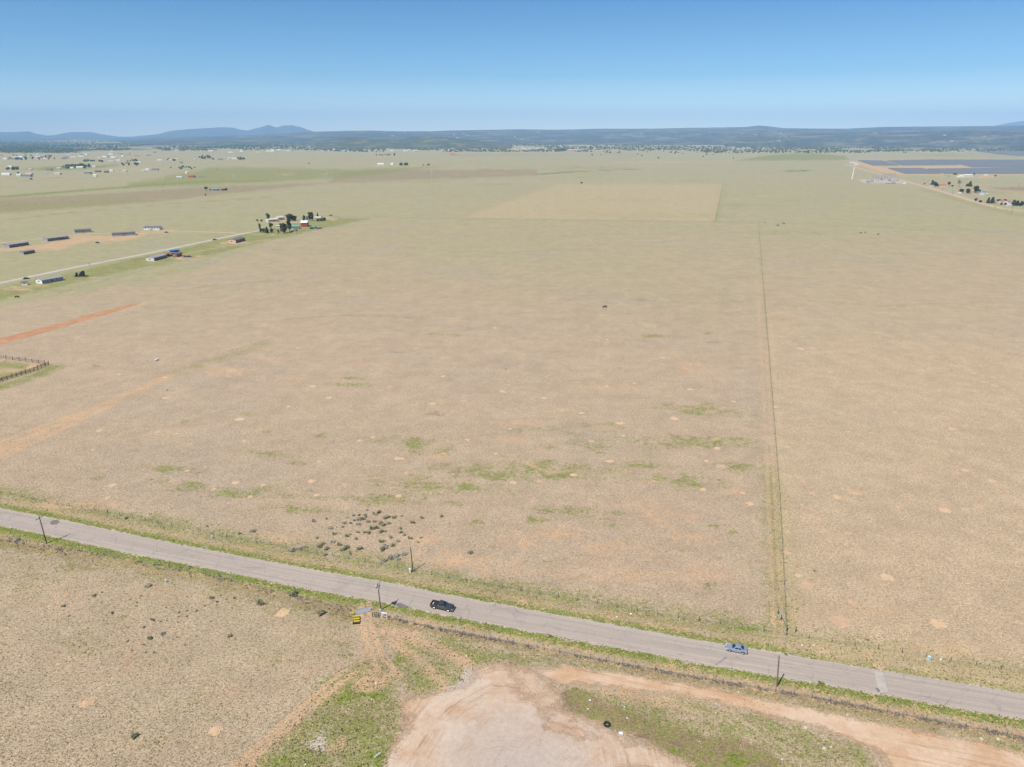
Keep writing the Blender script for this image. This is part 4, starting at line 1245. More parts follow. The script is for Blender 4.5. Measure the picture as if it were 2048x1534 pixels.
# small litter
def rock(u, v, r, m_, label, cat='rock', seed=0, name='rock', flat=.55):
    bm = bmesh.new(); r *= .72; bmesh.ops.create_icosphere(bm, subdivisions=2, radius=r)
    for x in bm.verts:
        x.co *= 1+.35*mnoise.noise(x.co*(1.6/r)+Vector((seed*3.1, 0, 0)))
        x.co.z *= flat
    me = bpy.data.meshes.new(name); bm.to_mesh(me); bm.free(); me.materials.append(m_)
    o = link(name, me, None, G(u, v)+Vector((0, 0, r*flat*.55)), (0, 0, seed*1.3)); tag(o, label, cat)
    return o
rock(1242,1467,.62,M_white,'white crumpled debris heap southeast of the old tyre','debris',1,'debris_heap',.4)
for i,(u,v,r,l) in enumerate([(1432,1408,.42,'pale boulder on the weedy island south of the track'),(1611,1456,.55,'pale flat boulder at the south edge of the track'),(1648,1497,.55,'pale boulder north of another near the bottom right weeds'),(1662,1494,.35,'small pale rock beside the larger bottom right boulder'),(1695,1430,.38,'pale rock in the verge below the patched road'),(1962,1478,.5,'pale slab rock north of the track at the far right'),(1996,1479,.55,'tilted pale slab rock nearest the right end of the fence'),(1564,1519,.34,'pale stone by the green weed clump at the bottom'),(1180,1401,.30,'white stone beside the straight tyre ruts'),(1176,1418,.22,'little white stone south of the ruts'),(1249,1414,.20,'little white stone on the brown slope'),(1254,1436,.20,'lone white stone low on the brown slope'),(1399,1483,.18,'small white stone on the lower brown slope'),(1477,1384,.35,'pale stone between fence and track'),(933,1312,.22,'white stone north of the yard fringe'),(752,1367,.25,'white scrap on bare soil west of the yard'),(611,1529,.25,'white stone at the bottom left weeds'),(1556,1515,.22,'chip of pale stone near the bottom middle right'),(1262,1228,.35,'white scrap in the north verge by the yellow post'),(1234,1234,.28,'white scrap west of the yellow post')]):
    rock(u,v,r,M_rock if 'white' not in l else M_white,l,'rock',i+2)
rock(1580,1308,.30,M_blue,'small blue scrap at the north road edge','litter',33,'blue_scrap')
for i,(u,v,l) in enumerate([(1604,1291,'white bottle scrap in the verge northeast of the sedan'),(1628,1291,'pale scrap farthest east in the verge beyond the sedan')]):
    rock(u,v,.28,M_white,l,'litter',40+i,'white_scrap')
def torus(R0, r0, n=28, k=10, sq=.8):
    m = MB(); vs = []; fs = []
    for i in range(n):
        a = 2*math.pi*i/n
        for j in range(k):
            b = 2*math.pi*j/k
            rr = R0+r0*math.cos(b)
            vs.append((rr*math.cos(a), rr*math.sin(a), r0*sq*math.sin(b)))
    for i in range(n):
        for j in range(k):
            fs.append((i*k+j, i*k+(j+1) % k, ((i+1) % n)*k+(j+1) % k, ((i+1) % n)*k+j))
    m.add(vs, fs); return m
o = torus(.52, .24, sq=.95).build('old_tyre', M_black, None, smooth=True); o.location = G(1214, 1450)+Vector((0,0,.22)); tag(o, 'large black tyre lying at the north edge of the yard', 'tyre')
m = MB(); m.bar((-.75,0,.2), (.75,0,.2), .22, .2, 12); o = m.build('concrete_log', M_concrete, None, smooth=True); o.location = G(755, 1512); o.rotation_euler = (0,0,R(48)); tag(o, 'pale concrete cylinder lying in green weeds at the bottom', 'culvert')
for (u, v, l, rz) in ((1351,1487,'dark rotten plank heap on the lower brown slope',-25),(1284,1473,'thin grey-brown plank west of the dark plank heap',-18)):
    m = MB(); m.box(-1.4,1.4,-.16,.16,.02,.12); m.box(-1.0,1.1,-.28,-.19,.03,.09); m.box(-.7,1.3,.2,.32,.02,.10); o = m.build('rotten_plank', M_wallbrown if 'dark' in l else M_pole, None); o.location = G(u,v); o.rotation_euler = (0,0,R(rz)); tag(o, l, 'plank')

# ------------------------------------------------------------------ fences
def fence_line(pts, spacing):
    P = [G(*q) for q in pts]
    out = []; carry = 0
    for i in range(len(P)-1):
        d = P[i+1]-P[i]; L = d.length
        s = carry
        while s < L:
            out.append((P[i]+d*(s/L), math.atan2(d.y, d.x))); s += spacing
        carry = s-L
    return out
def wire_fence(pts, spacing, h, label, nw=4, post_r=.07, wr=.012, mesh=False, seed=0, group='wire fences on wooden posts'):
    r = random.Random(seed)
    ps = fence_line(pts, spacing)
    o0 = ps[0][0]
    t = empty('wire_fence', o0, 0, label, 'fence', group)
    m = MB(); m.bar((0,0,-.1), (0,0,1), 1, .9, 6); pm = m.mesh('post', M_post)
    for i, (p, a) in enumerate(ps):
        rr = post_r*(1.5 if i % 9 == 0 else 1)*r.uniform(.8, 1.2)
        link('post', pm, t, p-o0, (r.uniform(-.05,.05), r.uniform(-.05,.05), r.random()*6), (rr, rr, h*r.uniform(.9, 1.12)))
    m = MB()
    for k in range(nw):
        z = h*(.2+.75*k/(nw-1))
        for i in range(len(ps)-1):
            m.bar(ps[i][0]-o0+Vector((0,0,z)), ps[i+1][0]-o0+Vector((0,0,z)), wr, wr, 3)
    if mesh:
        for i in range(len(ps)-1):
            for k in range(1, 10):
                q = ps[i][0].lerp(ps[i+1][0], k/10)-o0
                m.bar(q+Vector((0,0,h*.1)), q+Vector((0,0,h*.95)), wr*.8, wr*.8, 3)
    m.build('wire', M_wire, t)
    return t
wire_fence(FENCE_N, 5.0, 1.25, 'barbed wire fence along the north side of the road', seed=1)
wire_fence(FENCE_S, 3.6, 1.25, 'woven wire fence with caught dry weeds south of the road', nw=6, mesh=True, seed=2, post_r=.06)
wire_fence(FENCE_W, 6.0, 1.1, 'low wire fence over brown weeds west of the gate', seed=3, nw=3, post_r=.05)
wire_fence(FENCE_NS, 7.0, 1.2, 'long straight fence running north from the fence corner', seed=4, post_r=.045)
wire_fence([(640,433),(755,434.5),(930,437.5),(1120,440.5),(1430,444),(1517,446)], 12, 1.2, 'east to west fence closing the near field', seed=5, nw=2, wr=.03)
wire_fence([(1517,446),(1700,452),(1900,460),(2100,468)], 14, 1.2, 'fence continuing east from the cattle corner', seed=6, nw=2, wr=.03)
wire_fence([(1446,366),(1438,405),(1430,444)], 14, 1.3, 'fence on the right side of the pale square field', seed=7, nw=2, wr=.04)
wire_fence([(120,586),(300,538),(460,500),(620,462),(740,435)], 10, 1.2, 'fence diagonally behind the western homesteads', seed=8, nw=2, wr=.03)
wire_fence([(160,527),(230,524),(300,516),(345,512)], 2.6, 1.0, 'short closely posted fence west of the carport home', seed=9, nw=2, post_r=.1)
m = MB(); 
o = empty('corner_brace', G(1573,1262), 0, 'tall dark brace posts at the fence corner', 'fence brace')
for (x, y, hh) in ((0,0,1.9),(.3,6.4,2.0),(.1,4.0,1.6),(2.0,-.4,1.5)):
    m = MB(); m.bar((x,y,0), (x,y,hh), .13, .11, 7); m.build('post', M_post, o)
m = MB(); m.bar((.3,6.4,1.6), (.1,4.0,.3), .05); m.bar((.3,6.4,1.5),(.05,.0,1.4), .05); m.build('rail', M_galv, o)

# corral
def corral():
    t = empty('wooden_corral', G(0, 745), 0, 'dark wooden corral fence around green grass at the left edge', 'corral')
    o0 = t.location.copy()
    A = [(-60,708),(0,717),(50,723),(98,730)]; Bv = [(98,730),(60,745),(20,758),(-60,782)]
    for pts, sp, dense in ((A, 4.6, False), (Bv, 2.4, True)):
        ps = fence_line(pts, sp)
        for i, (p, a) in enumerate(ps):
            m = MB(); m.bar((0,0,-.1), (0,0,2.1 if i % 3 else 2.5), .14, .12, 6); o = m.build('post', M_poledark, t); o.location = p-o0
        m2 = MB()
        for i in range(len(ps)-1):
            p, q = ps[i][0]-o0, ps[i+1][0]-o0
            for z in ((.5,.9,1.3,1.7) if dense else (1.1,1.6)):
                m2 = MB(); m2.bar(p+Vector((0,0,z)), q+Vector((0,0,z)), .11 if dense else .09, .09, 5); m2.build('rail', M_poledark, t)
corral()

# ------------------------------------------------------------------ plants
def leaf_cloud(m, rnd, n, c, rad, size, mi=0, up=.3):
    if size <= .05: n = int(n*1.5); size *= 1.35
    for _ in range(n):
        while True:
            x, y, z = rnd.uniform(-1,1), rnd.uniform(-1,1), rnd.uniform(-1,1)
            d = x*x+y*y+z*z
            if .25 < d < 1: break
        p = Vector((c[0]+x*rad[0], c[1]+y*rad[1], c[2]+z*rad[2]))
        nv = Vector((x*.9+rnd.gauss(0,.45), y*.9+rnd.gauss(0,.45), z*.6+.75+rnd.gauss(0,.3))).normalized()
        a = nv.cross(Vector((rnd.gauss(0,1), rnd.gauss(0,1), rnd.gauss(0,1)))).normalized()
        b = nv.cross(a)*size*rnd.uniform(.4,.9); a = a*size*rnd.uniform(.6,1.3)
        m.add([p-a-b, p+a-b*.6, p+a*.8+b, p-a*.7+b], [(0,1,2,3)], mi)

def shrub_mesh(seed, mats, h=1.0, dens=90):
    r = random.Random(seed); m = MB()
    for k in range(r.randint(4, 6)):
        a = r.uniform(0, 6.28); d = r.uniform(.1, .55)
        c = (math.cos(a)*d, math.sin(a)*d, h*r.uniform(.35,.55))
        m.bar((0,0,0), c, .03, .015, 4, 1)
        leaf_cloud(m, r, dens//3, c, (r.uniform(.25,.5), r.uniform(.25,.5), h*r.uniform(.25,.45)), .095)
        e2 = Vector(c)*r.uniform(1.3, 1.8); m.bar(c, e2, .015, .006, 3, 1); leaf_cloud(m, r, 5, e2, (.12,.12,.1), .07)
    leaf_cloud(m, r, dens//3, (0,0,h*.28), (.7,.6,h*.26), .10)
    return m.mesh('shrub', mats)
SH = {'grey': [shrub_mesh(s, [L_grey, M_trunk], .85) for s in range(3)], 'olive': [shrub_mesh(s+10, [L_olive, M_trunk], .95) for s in range(3)],
      'green': [shrub_mesh(s+20, [L_weed, M_trunk], .6) for s in range(3)], 'brown': [shrub_mesh(s+30, [L_brown, M_trunk], .6) for s in range(3)]}
rs = random.Random(77)
def shrub(u, v, wpx, kind, label, group):
    p = G(u, v); k = wpx/ppm(p)/1.7
    o = link('shrub', rs.choice(SH[kind]), None, p, (0, 0, rs.uniform(0, 6.28)), (k*rs.uniform(.9,1.15), k*rs.uniform(.8,1), k*rs.uniform(.75,1.0)))
    tag(o, label, 'shrub', group)
def z2(x, y): return (500+x/3.933, 960+y/3.933)
cluster = [(500,325,50),(598,308,28),(765,300,20),(815,280,36),(860,280,34),(925,240,24),(905,278,36),(970,265,34),(1010,258,50),(985,275,40),(1075,300,55),(1130,300,50),(1195,286,24),(1350,300,40),(1505,290,44),(740,345,44),(725,372,30),(790,343,30),(850,315,60),(885,312,50),(820,322,34),(930,330,50),(975,330,40),(1030,335,44),(1085,345,44),(1050,360,50),(1020,350,34),(850,352,46),(960,385,60),(1000,378,40),(630,385,56),(660,425,44),(850,415,34),(900,415,44),(935,420,44),(1035,410,54),(1065,405,30),(758,445,44),(785,432,26),(830,465,48),(1185,415,38),(1215,437,34),(1180,383,44),(1280,340,50),(1255,460,50),(1345,455,34),(1325,492,28),(1105,455,42),(1160,487,52),(1030,487,54),(530,460,36),(650,490,54),(575,503,44),(540,530,60),(600,545,60),(700,510,54),(745,540,80),(720,555,44),(865,545,62),(787,580,36),(1070,530,70),(1125,520,56),(1045,555,60),(590,590,54),(340,548,90),(400,545,60),(440,535,40),(1060,640,70),(1110,615,80),(1160,600,80),(1210,595,80),(1170,630,50),(1730,580,56),(415,535,46),(910,295,30),(1095,290,30)]
for i,(x,y,w) in enumerate(cluster):
    u, v = z2(x, y); big = w >= 60
    kind = 'brown' if (x > 1040 and y > 590 and x < 1300) or (x < 460 and y > 520) else ('olive' if i % 3 else 'grey')
    lab = 'brown brushy thicket at the edge of the shrub cluster' if kind == 'brown' else ('larger dark shrub in the loose cluster north of the road' if big else ('dusty grey shrub in the loose cluster north of the road' if kind == 'grey' else 'small olive shrub in the loose cluster north of the road'))
    shrub(u, v, w/3.933*1.0, kind, lab, 'shrub cluster north of the road')
sw = [(735,915,66),(800,885,30),(500,993,66),(885,1050,60),(1160,835,100),(1105,915,36),(1025,940,30),(1080,965,36),(1075,995,28),(1305,1005,32),(1410,1045,40),(1403,1078,28),(1470,1030,36),(1545,1032,40),(1468,1075,34),(1610,990,38),(1660,935,80),(1708,962,44),(1735,910,30),(1780,940,30),(1845,932,50),(1705,985,28),(1200,1105,60),(1262,1115,30),(1312,1110,26),(1135,1160,50),(1003,1162,30),(1285,1218,100),(1185,1250,76),(1390,1240,34),(1000,1272,44),(1128,1297,32),(1453,1300,30),(1808,1228,80),(1662,1112,30),(1210,1360,36),(1142,1362,26),(1040,1343,32),(1545,1232,30),(540,1072,32),(1400,1118,26),(125,882,26),(1990,400,110),(1880,425,60),(1630,365,40),(130,470,110),(995,305,60)]
for x,y,w in sw:
    u, v = x/3.933, 960+y/3.933
    kind = 'brown' if w > 90 or (x, y) in ((1160,835),) else 'olive'
    lab = 'small dark shrub scattered in the southwest pasture'
    if w >= 60: lab = {735:'wide shrub left of the lone pale pedestal, upper one',500:'wide shrub farthest left in the southwest pasture',885:'wide shrub with a shadow below the lone pale pedestal',1160:'brown brush mass left of the lone pale pedestal',1660:'wide grey shrub topmost right of the pedestal',1200:'wide shrub in the middle of the southwest pasture',1285:'widest green shrub in the southwest pasture',1185:'two part shrub left of the widest green one',1808:'round shrub beside a small bare mound',1990:'brush',1880:'brush',130:'brush',995:'brush'}.get(x, lab)
    if y < 500 and x > 1500 or (x, y) in ((130,470),(995,305)): lab = 'dry grey brush clump in the road verge'
    shrub(u, v, w/3.933*.68, kind, lab, 'shrubs scattered in the southwest pasture')
for u, v, w, lab in ((267,1474,20,'dark lone shrub near the bottom of the southwest pasture'),(640,1228,22,'grey brush by the track west of the gate'),(585,1192,24,'grey brush in the brown weeds west of the gate'),(520,1207,22,'grey brush farther west of the gate'),(1572,1309,9,'little green bush at the north road edge above the bare pole'),(1642,1368,18,'low green bush at the south road edge by the bare pole'),(713,1462,12,'dark green weed clump among bottom left weeds'),(1735,1280,8,'lone little shrub in the east field near the fence'),(1893,1358,9,'little green bush in the northeast verge'),(1100,1273,9,'dark green bush at the south road edge'),(1012,739,4,'tiny dark shrub alone in the middle field'),(334,781,5,'tiny dark shrub in the west field'),(1629,1143,8,'low dark tuft near the fence in the east field')):
    shrub(u, v, w, 'green' if 'green' in lab else 'olive', lab, None)

def tree_mesh(seed, kind):
    r = random.Random(seed); m = MB()
    if kind == 'conifer':
        m.bar((0,0,0), (0,0,.9), .03, .008, 5, 1)
        for k in range(9):
            z = .10+.85*k/9; rad = .26*(1-(k/9.5)**1.4)+.03
            leaf_cloud(m, r, 34, (r.uniform(-.03,.03), r.uniform(-.03,.03), z), (rad, rad, .08), .05)
        mats = [L_dark, M_trunk]
    elif kind == 'round':
        m.bar((0,0,0), (0,0,.5), .035, .02, 5, 1)
        for k in range(9):
            a = r.uniform(0,6.28); d = r.uniform(.08,.26)
            leaf_cloud(m, r, 36, (math.cos(a)*d, math.sin(a)*d, r.uniform(.24,.72)), (.20,.20,.18), .05)
        leaf_cloud(m, r, 40, (0,0,.82), (.18,.18,.16), .05)
        mats = [L_dark, M_trunk]
    elif kind == 'broad':
        m.bar((0,0,0), (0,0,.4), .03, .02, 5, 1)
        for k in range(8):
            a = r.uniform(0,6.28); d = r.uniform(.08,.24); c = (math.cos(a)*d, math.sin(a)*d, r.uniform(.42,.82))
            m.bar((0,0,.25), c, .018, .006, 4, 1)
            leaf_cloud(m, r, 26, c, (.17,.17,.15), .05)
        mats = [L_green, M_trunk]
    elif kind == 'tall':
        m.bar((0,0,0), (0,0,.85), .025, .01, 5, 1)
        for k in range(9):
            a = r.uniform(0,6.28); d = r.uniform(.02,.10)
            leaf_cloud(m, r, 26, (math.cos(a)*d, math.sin(a)*d, .28+.66*k/9), (.15,.15,.10), .045)
        mats = [L_dark, M_trunk]
    elif kind == 'sparse':
        m.bar((0,0,0), (0,0,.9), .025, .008, 5, 1)
        for k in range(12):
            a = r.uniform(0,6.28); c = (math.cos(a)*.2, math.sin(a)*.2, r.uniform(.45,.95))
            m.bar((0,0,c[2]-.25), c, .012, .004, 4, 1)
            leaf_cloud(m, r, 7, c, (.10,.10,.09), .035)
        mats = [L_olive, M_trunk]
    return m, mats
def split_tree(seed, kind):
    m, mats = tree_mesh(seed, kind)
    out = []
    for mi, nm in ((0, 'crown'), (1, 'trunk')):
        k = MB(); k.v = m.v
        k.f = [f for f, q in zip(m.f, m.m) if q == mi]; k.m = [0]*len(k.f)
        me = bpy.data.meshes.new(nm); used = sorted({i for f in k.f for i in f}); mp = {a: b for b, a in enumerate(used)}
        me.from_pydata([m.v[i] for i in used], [], [tuple(mp[i] for i in f) for f in k.f]); me.materials.append(mats[mi])
        out.append((nm, me))
    return out
TR = {k: [split_tree(s*7+3, k) for s in range(3)] for k in ('conifer','round','broad','tall','sparse')}
TREEWORD = {'conifer':'pointed dark conifer','round':'round dark juniper','broad':'light green broadleaf tree','tall':'narrow tall dark tree','sparse':'thin sparse tree'}
TW = {'conifer':.56,'round':.80,'broad':.80,'tall':.44,'sparse':.5}
rt = random.Random(9)
def tree(u, v, hpx, wpx, kind, label, group):
    p = G(u, v); k = ppm(p)
    h = hpx/k/math.cos(math.atan2(CAM_H, p.y)); w = wpx/k/TW[kind]
    t = empty('tree', p, rt.uniform(0, 6.28), label, 'tree', group)
    for nm, me in rt.choice(TR[kind]):
        link(nm, me, t, (0,0,0), (0,0,0), (w, w, h))
    return t
gF = 'trees around the central farmstead'
for q in [(536.4,441,16,11,'broad','light green tree left of the tan roofed house'),(581,442,15,16,'round','broad dark tree between the tan houses and the drive'),(588,442,11,12,'round','lower dark tree touching the broad one on its right'),
          (579,462.7,26,11,'tall','tallest dark tree with bare trunk at the farmstead'),(568,466.6,21,15,'round','big round dark tree at the farmstead front'),(567,457,11,10,'broad','yellow green tree behind the big round dark tree'),
          (561,455,9,7,'round','small round tree left of the yellow green tree'),(557,466.5,8,5,'round','smallest round tree in the front row'),(543,460,15,10,'broad','light green tree in the front row'),(543.5,465.5,9,7,'round','dark low tree below the light green front tree'),
          (534,466,13,8,'conifer','third tree from the lane end in the front row'),(528.5,465,9,7,'round','second tree from the lane end in the front row'),(522.7,464.5,8,7,'round','first low tree beside the lane end'),(520,459.5,13,5,'tall','narrow poplar at the lane end'),
          (608,441,11,7,'round','dark tree east of the gravel court'),(614,439,7,4,'conifer','little dark tree east of the gravel court'),(620,442,18,8,'tall','left one of the twin tall dark trees'),(625,442,18,7,'tall','right one of the twin tall dark trees'),(635.5,435,10,4,'conifer','slim cypress behind the eastern tan house'),
          (637,442.3,4.5,9,'round','low dark hedge bush before the eastern tan house'),(644,442,5,8,'round','blue green bush right of the hedge bush'),(649,441.7,7,7,'round','round bush at the east end of the farmstead'),(594,467.8,14,6,'sparse','thin bare tree by the teal roof'),(515,442.5,4,5,'round','dark ball shrub farthest west on bare soil'),(523,442.8,4,5,'round','dark ball shrub next to the white shed')]:
    tree(q[0], q[1], q[2], q[3], q[4], q[5], gF)
for q in [(412.6,382,10,8,'broad','grey green tree left of the little green roofed shed'),(411,391,4.5,3,'conifer','tiny lone conifer below the grey green tree'),(421,381,3,4,'round','bush left of the green roofed shed'),(435.7,380.8,4,5,'round','bush right of the green roofed shed'),(451.5,381,4,4,'round','dark bush beside the brown shed')]:
    tree(*q, 'trees at the small lonely farm')
gE = 'trees around the east ranches'
for q in [(1864,373,13,9,'conifer','dark tree farthest left on the east road'),(1868.5,373,10,9,'round','rounded dark tree beside the leftmost one'),(1874,372.8,6,7,'round','low dark bush left of the long red roof'),(1897.6,373,11,7,'broad','tree right of the long red roof'),(1904.5,373,3,5,'round','low bush right of the red roof house'),(1918,373,14,6,'sparse','thin tall tree standing apart in the paddock'),(1939.6,373,11,8,'conifer','tree standing right of the thin tall one'),(1934,373,6,6,'round','lower bush against the paddock tree'),
          (1921.5,386.5,9,10,'round','left one of two grey round trees by the trailer'),(1935,387,10,10,'round','right one of two grey round trees'),(1952,386,15,13,'round','biggest dark tree beside the pink house'),(1959,385.5,6,6,'broad','bright bush right of the biggest tree'),(1951,402,6,7,'round','dark bush nearest the sandy road bend'),(1961,404.5,4,9,'round','low hedge along the sandy road'),
          (1976,406.5,12,8,'conifer','left one of the twin pines'),(1984,406.5,13,9,'conifer','right one of the twin pines'),(1997,405,7,11,'broad','yellow green tree west of the red roofs'),(2011,405,7,9,'broad','yellow green tree between the red roofs'),(2003,410,5,6,'round','dark bush below the left small red roof'),(2010,410,5,6,'round','dark bush in front of the yard wall'),
          (2027,411,12,10,'conifer','first dark pine right of the red roofs'),(2034,411.5,11,9,'conifer','second dark pine right of the red roofs'),(2042,412,10,9,'round','third dark tree right of the red roofs'),(2052,412,11,10,'round','dark tree cut by the right picture edge'),(1849,368,2.5,3,'round','tiny bush beside the road near the substation'),
          (1908,349.8,4,4,'round','bush left of the long white barn'),(1912,349.8,3.5,4,'round','bush close to the white outbuilding'),(1948,350.5,5,3,'tall','brown green tree right of the long white barn'),(1991,353,3.5,5,'round','lone bush by the orange soil')]:
    tree(*q, gE)
tree(1163,368,4.5,6,'broad','lone bright tree on the pale square field edge','lone trees of the plain')
tree(63,359.5,3.4,5,'round','lone dark round tree on the left plain','lone trees of the plain')
tree(37,351,7.5,4,'tall','tall dark tree between trailers on the left plain','lone trees of the plain')
tree(618,328,2.4,3,'round','lone tree on the far middle left plain','lone trees of the plain')

# ------------------------------------------------------------------ houses
def house(p1, p2, depth, hw, hr, mw, mr, label, cat='house', win=3, door=True, gable=True, name='house', group=None, chimney=False, over=.35, mg=None, deck=False, side=1, skirt=0):
    """p1-p2: near long side on the ground (pixels); body extends away from the viewer"""
    a, b = G(*p1), G(*p2)
    if a.x > b.x: a, b = b, a
    rz = math.atan2(b.y-a.y, b.x-a.x); L = (b-a).length
    t = empty(name, a, rz, label, cat, group)
    m = MB()
    m.box(0, L, 0, depth, 0, hw)
    if gable: m.prism([(0, hw), (0, hw), (0, hw)], 0, 0) if False else None
    w = m.build('wall', mw, t)
    if gable:
        for x0, x1 in ((0, .15), (L-.15, L)):
            g = MB(); g.add([(x0,0,hw),(x0,depth,hw),(x0,depth/2,hw+hr),(x1,0,hw),(x1,depth,hw),(x1,depth/2,hw+hr)], [(0,1,2),(5,4,3),(0,2,5,3),(1,4,5,2),(0,3,4,1)])
            g.build('gable', mg or mw, t)
        if mg:
            g = MB(); g.box(-.035, -.003, 0, depth, 0, hw); g.build('end_wall', mg, t)
        r_ = MB(); th = .12
        y0, ym, y1 = -over, depth/2, depth+over; zo = hr*over/(depth/2)
        vs = []
        for x in (-over, L+over):
            vs += [(x,y0,hw-zo+.03),(x,ym,hw+hr+.03),(x,y1,hw-zo+.03),(x,y1,hw-zo+th+.03),(x,ym,hw+hr+th+.03),(x,y0,hw-zo+th+.03)]
        r_.add(vs, [(0,1,4,5),(1,2,3,4),(6,11,10,7),(7,10,9,8),(5,4,10,11),(4,3,9,10),(0,6,7,1),(1,7,8,2),(0,5,11,6),(2,8,9,3)])
    else:
        r_ = MB(); r_.add([(-over,-over,hw),(L+over,-over,hw),(L+over,depth+over,hw+hr),(-over,depth+over,hw+hr),(-over,-over,hw+.15),(L+over,-over,hw+.15),(L+over,depth+over,hw+hr+.15),(-over,depth+over,hw+hr+.15)],
                          [(0,3,2,1),(4,5,6,7),(0,1,5,4),(1,2,6,5),(2,3,7,6),(3,0,4,7)])
    ro = r_.build('roof', mr, t)
    if chimney:
        c = MB(); c.box(L*.45, L*.45+.6, depth*.5-.3, depth*.5+.3, hw+hr*.5, hw+hr+.7); c.build('chimney', M_concrete, ro)
    if win:
        for k in range(win):
            x = L*(k+.5)/win
            if door and k == win//2: x += 1.6
            wd = MB(); wd.box(x-.6, x+.6, -.05, -.005, hw*.42, hw*.80); f = wd.build('window', M_white, t)
            gl = MB(); gl.box(x-.5, x+.5, -.07, -.052, hw*.46, hw*.76); gl.build('pane', M_winglass, f)
        wd = MB(); wd.box(-.075, -.037, depth*.35, depth*.65, hw*.42, hw*.80); f = wd.build('window', M_white, t)
        gl = MB(); gl.box(-.095, -.077, depth*.38, depth*.62, hw*.46, hw*.76); gl.build('pane', M_winglass, f)
    if door:
        d = MB(); x = L*.5-.5; d.box(x-.5, x+.5, -.06, -.003, .1, hw*.8); d.build('door', M_door, t)
    if deck:
        d = MB(); x = L*.5; d.box(x-1.5, x+1.5, -2.2, -.08, .3, .5)
        for xx in (x-1.45, x+1.45):
            d.box(xx-.06, xx+.06, -2.2, -2.08, .51, 1.3); d.box(xx-.05, xx+.05, -2.0, -.2, 1.2, 1.3)
        d.box(x-.9, x+.9, -3.3, -2.22, .0, .2)
        d.build('deck', M_wood, t)
    return t
house((85,568),(127,560.5),8.2,2.9,1.1,M_wallgray,M_roofgray,'long mobile home with grey roof and white gable beside the lane','mobile home',6,mg=M_white)
house((43,570.5),(55,569.8),3.0,2.3,.5,M_white,M_roofdark,'small white shed west of the grey roofed mobile home','shed',1,False)
house((308.6,522),(334,515.5),8.5,2.9,1.0,M_walldark,M_roofgray,'mobile home with pale gable beside the rusty carport','mobile home',5,mg=M_offwhite)
house((8,495.4) if False else (19.5,496),(58,490),8.5,3.2,.7,M_walldark,M_roofgray,'grey roofed manufactured home farthest left on red soil','manufactured home',4,mg=M_wallgray,deck=True,group='manufactured homes on the red soil')
house((95.7,483),(138,478),8.5,3.2,.7,M_walldark,M_roofgray,'second manufactured home from the left on red soil','manufactured home',4,mg=M_wallgray,deck=True,group='manufactured homes on the red soil')
house((150,466.3),(183,464.3),8.5,3.0,1.1,M_wallgray,M_roofdark,'dark roofed manufactured home set farthest back on red soil','manufactured home',5,deck=True,group='manufactured homes on the red soil')
house((224.6,472.9),(271,470.4),8.5,3.2,.6,M_wallgray,M_roofdark,'longest manufactured home right of the red soil clearing','manufactured home',7,deck=True,group='manufactured homes on the red soil')
house((288,459.8),(319,459.8),8.5,3.0,1.2,M_white,M_roofdark,'white walled manufactured home at the right end of the row','manufactured home',5,deck=True,group='manufactured homes on the red soil')
house((48,509.6),(70.3,505.6),5.0,2.8,.4,M_walldark,M_roofrust,'small dark shed with reddish roof below the home row','shed',0,False,mg=M_wallgray)
house((471.8,486.3),(490.5,481.2),9.5,3.2,1.3,M_wallbrown,M_roofdark,'peach gabled brown house alone south of the lane','house',4,mg=M_wallpeach)
house((540,444.3),(557,443.3),9,3.2,1.2,M_wallgray,M_rooftan,'tan roofed front house of the farmstead','house',4)
house((556.5,440.6),(569,439.3),10,3.4,1.4,M_offwhite,M_rooftan,'tan roofed house standing behind the front house','house',3)
house((629,440.5),(641,440.5),12,3.2,1.3,M_wallcream,M_rooftan,'tan roofed house on the east side of the farmstead','house',3)
house((602,453.8),(615,453.6),12,5.2,2.0,M_wallred,M_white,'red barn with bright white roof','barn',0,True)
house((581,458),(598,457.6),10,3.0,1.0,M_wallgray,M_roofteal,'teal roofed outbuilding left of the red barn','outbuilding',2,True)
house((532,444.5),(537,444.4),4,2.6,.6,M_white,M_white,'tiny white shed at the farmstead west end','shed',0,False)
house((552,456.5),(560,456.3),6,2.6,.6,M_wallcream,M_rooftan,'low cream shed among the front trees','shed',1,False)
# carport, blue tarp roof, bins
def open_shed(p1, p2, depth, h, mr, label, back=None):
    a, b = G(*p1), G(*p2); rz = math.atan2(b.y-a.y, b.x-a.x); L = (b-a).length
    t = empty('carport', a, rz, label, 'carport')
    for x in (.2, L/2, L-.2):
        for y in (.2, depth-.2):
            m = MB(); m.box(x-.1, x+.1, y-.1, y+.1, 0, h-.01); m.build('post', M_post, t)
    m = MB(); m.prism([(-.3,h),(L+.3,h),(L+.3,h+.15),(-.3,h+.15)], -.3, depth+.3); m.build('roof', mr, t)
    m = MB(); m.box(0, L, depth-.09, depth-.01, 0, h-.02); m.build('back_wall', back or M_walldark, t)
open_shed((335,514),(352,510.5), 8, 2.8, M_roofrust, 'rusty roofed open carport joined to dark posts')
open_shed((343,509),(362,507.3), 6, 3.6, M_blue, 'open shelter with bright blue tarp roof')
house((354,514.3),(364,511.8),5,3.2,.8,M_wallbrown,M_roofdark,'dark brown shed right of the rusty carport','shed',1,False)
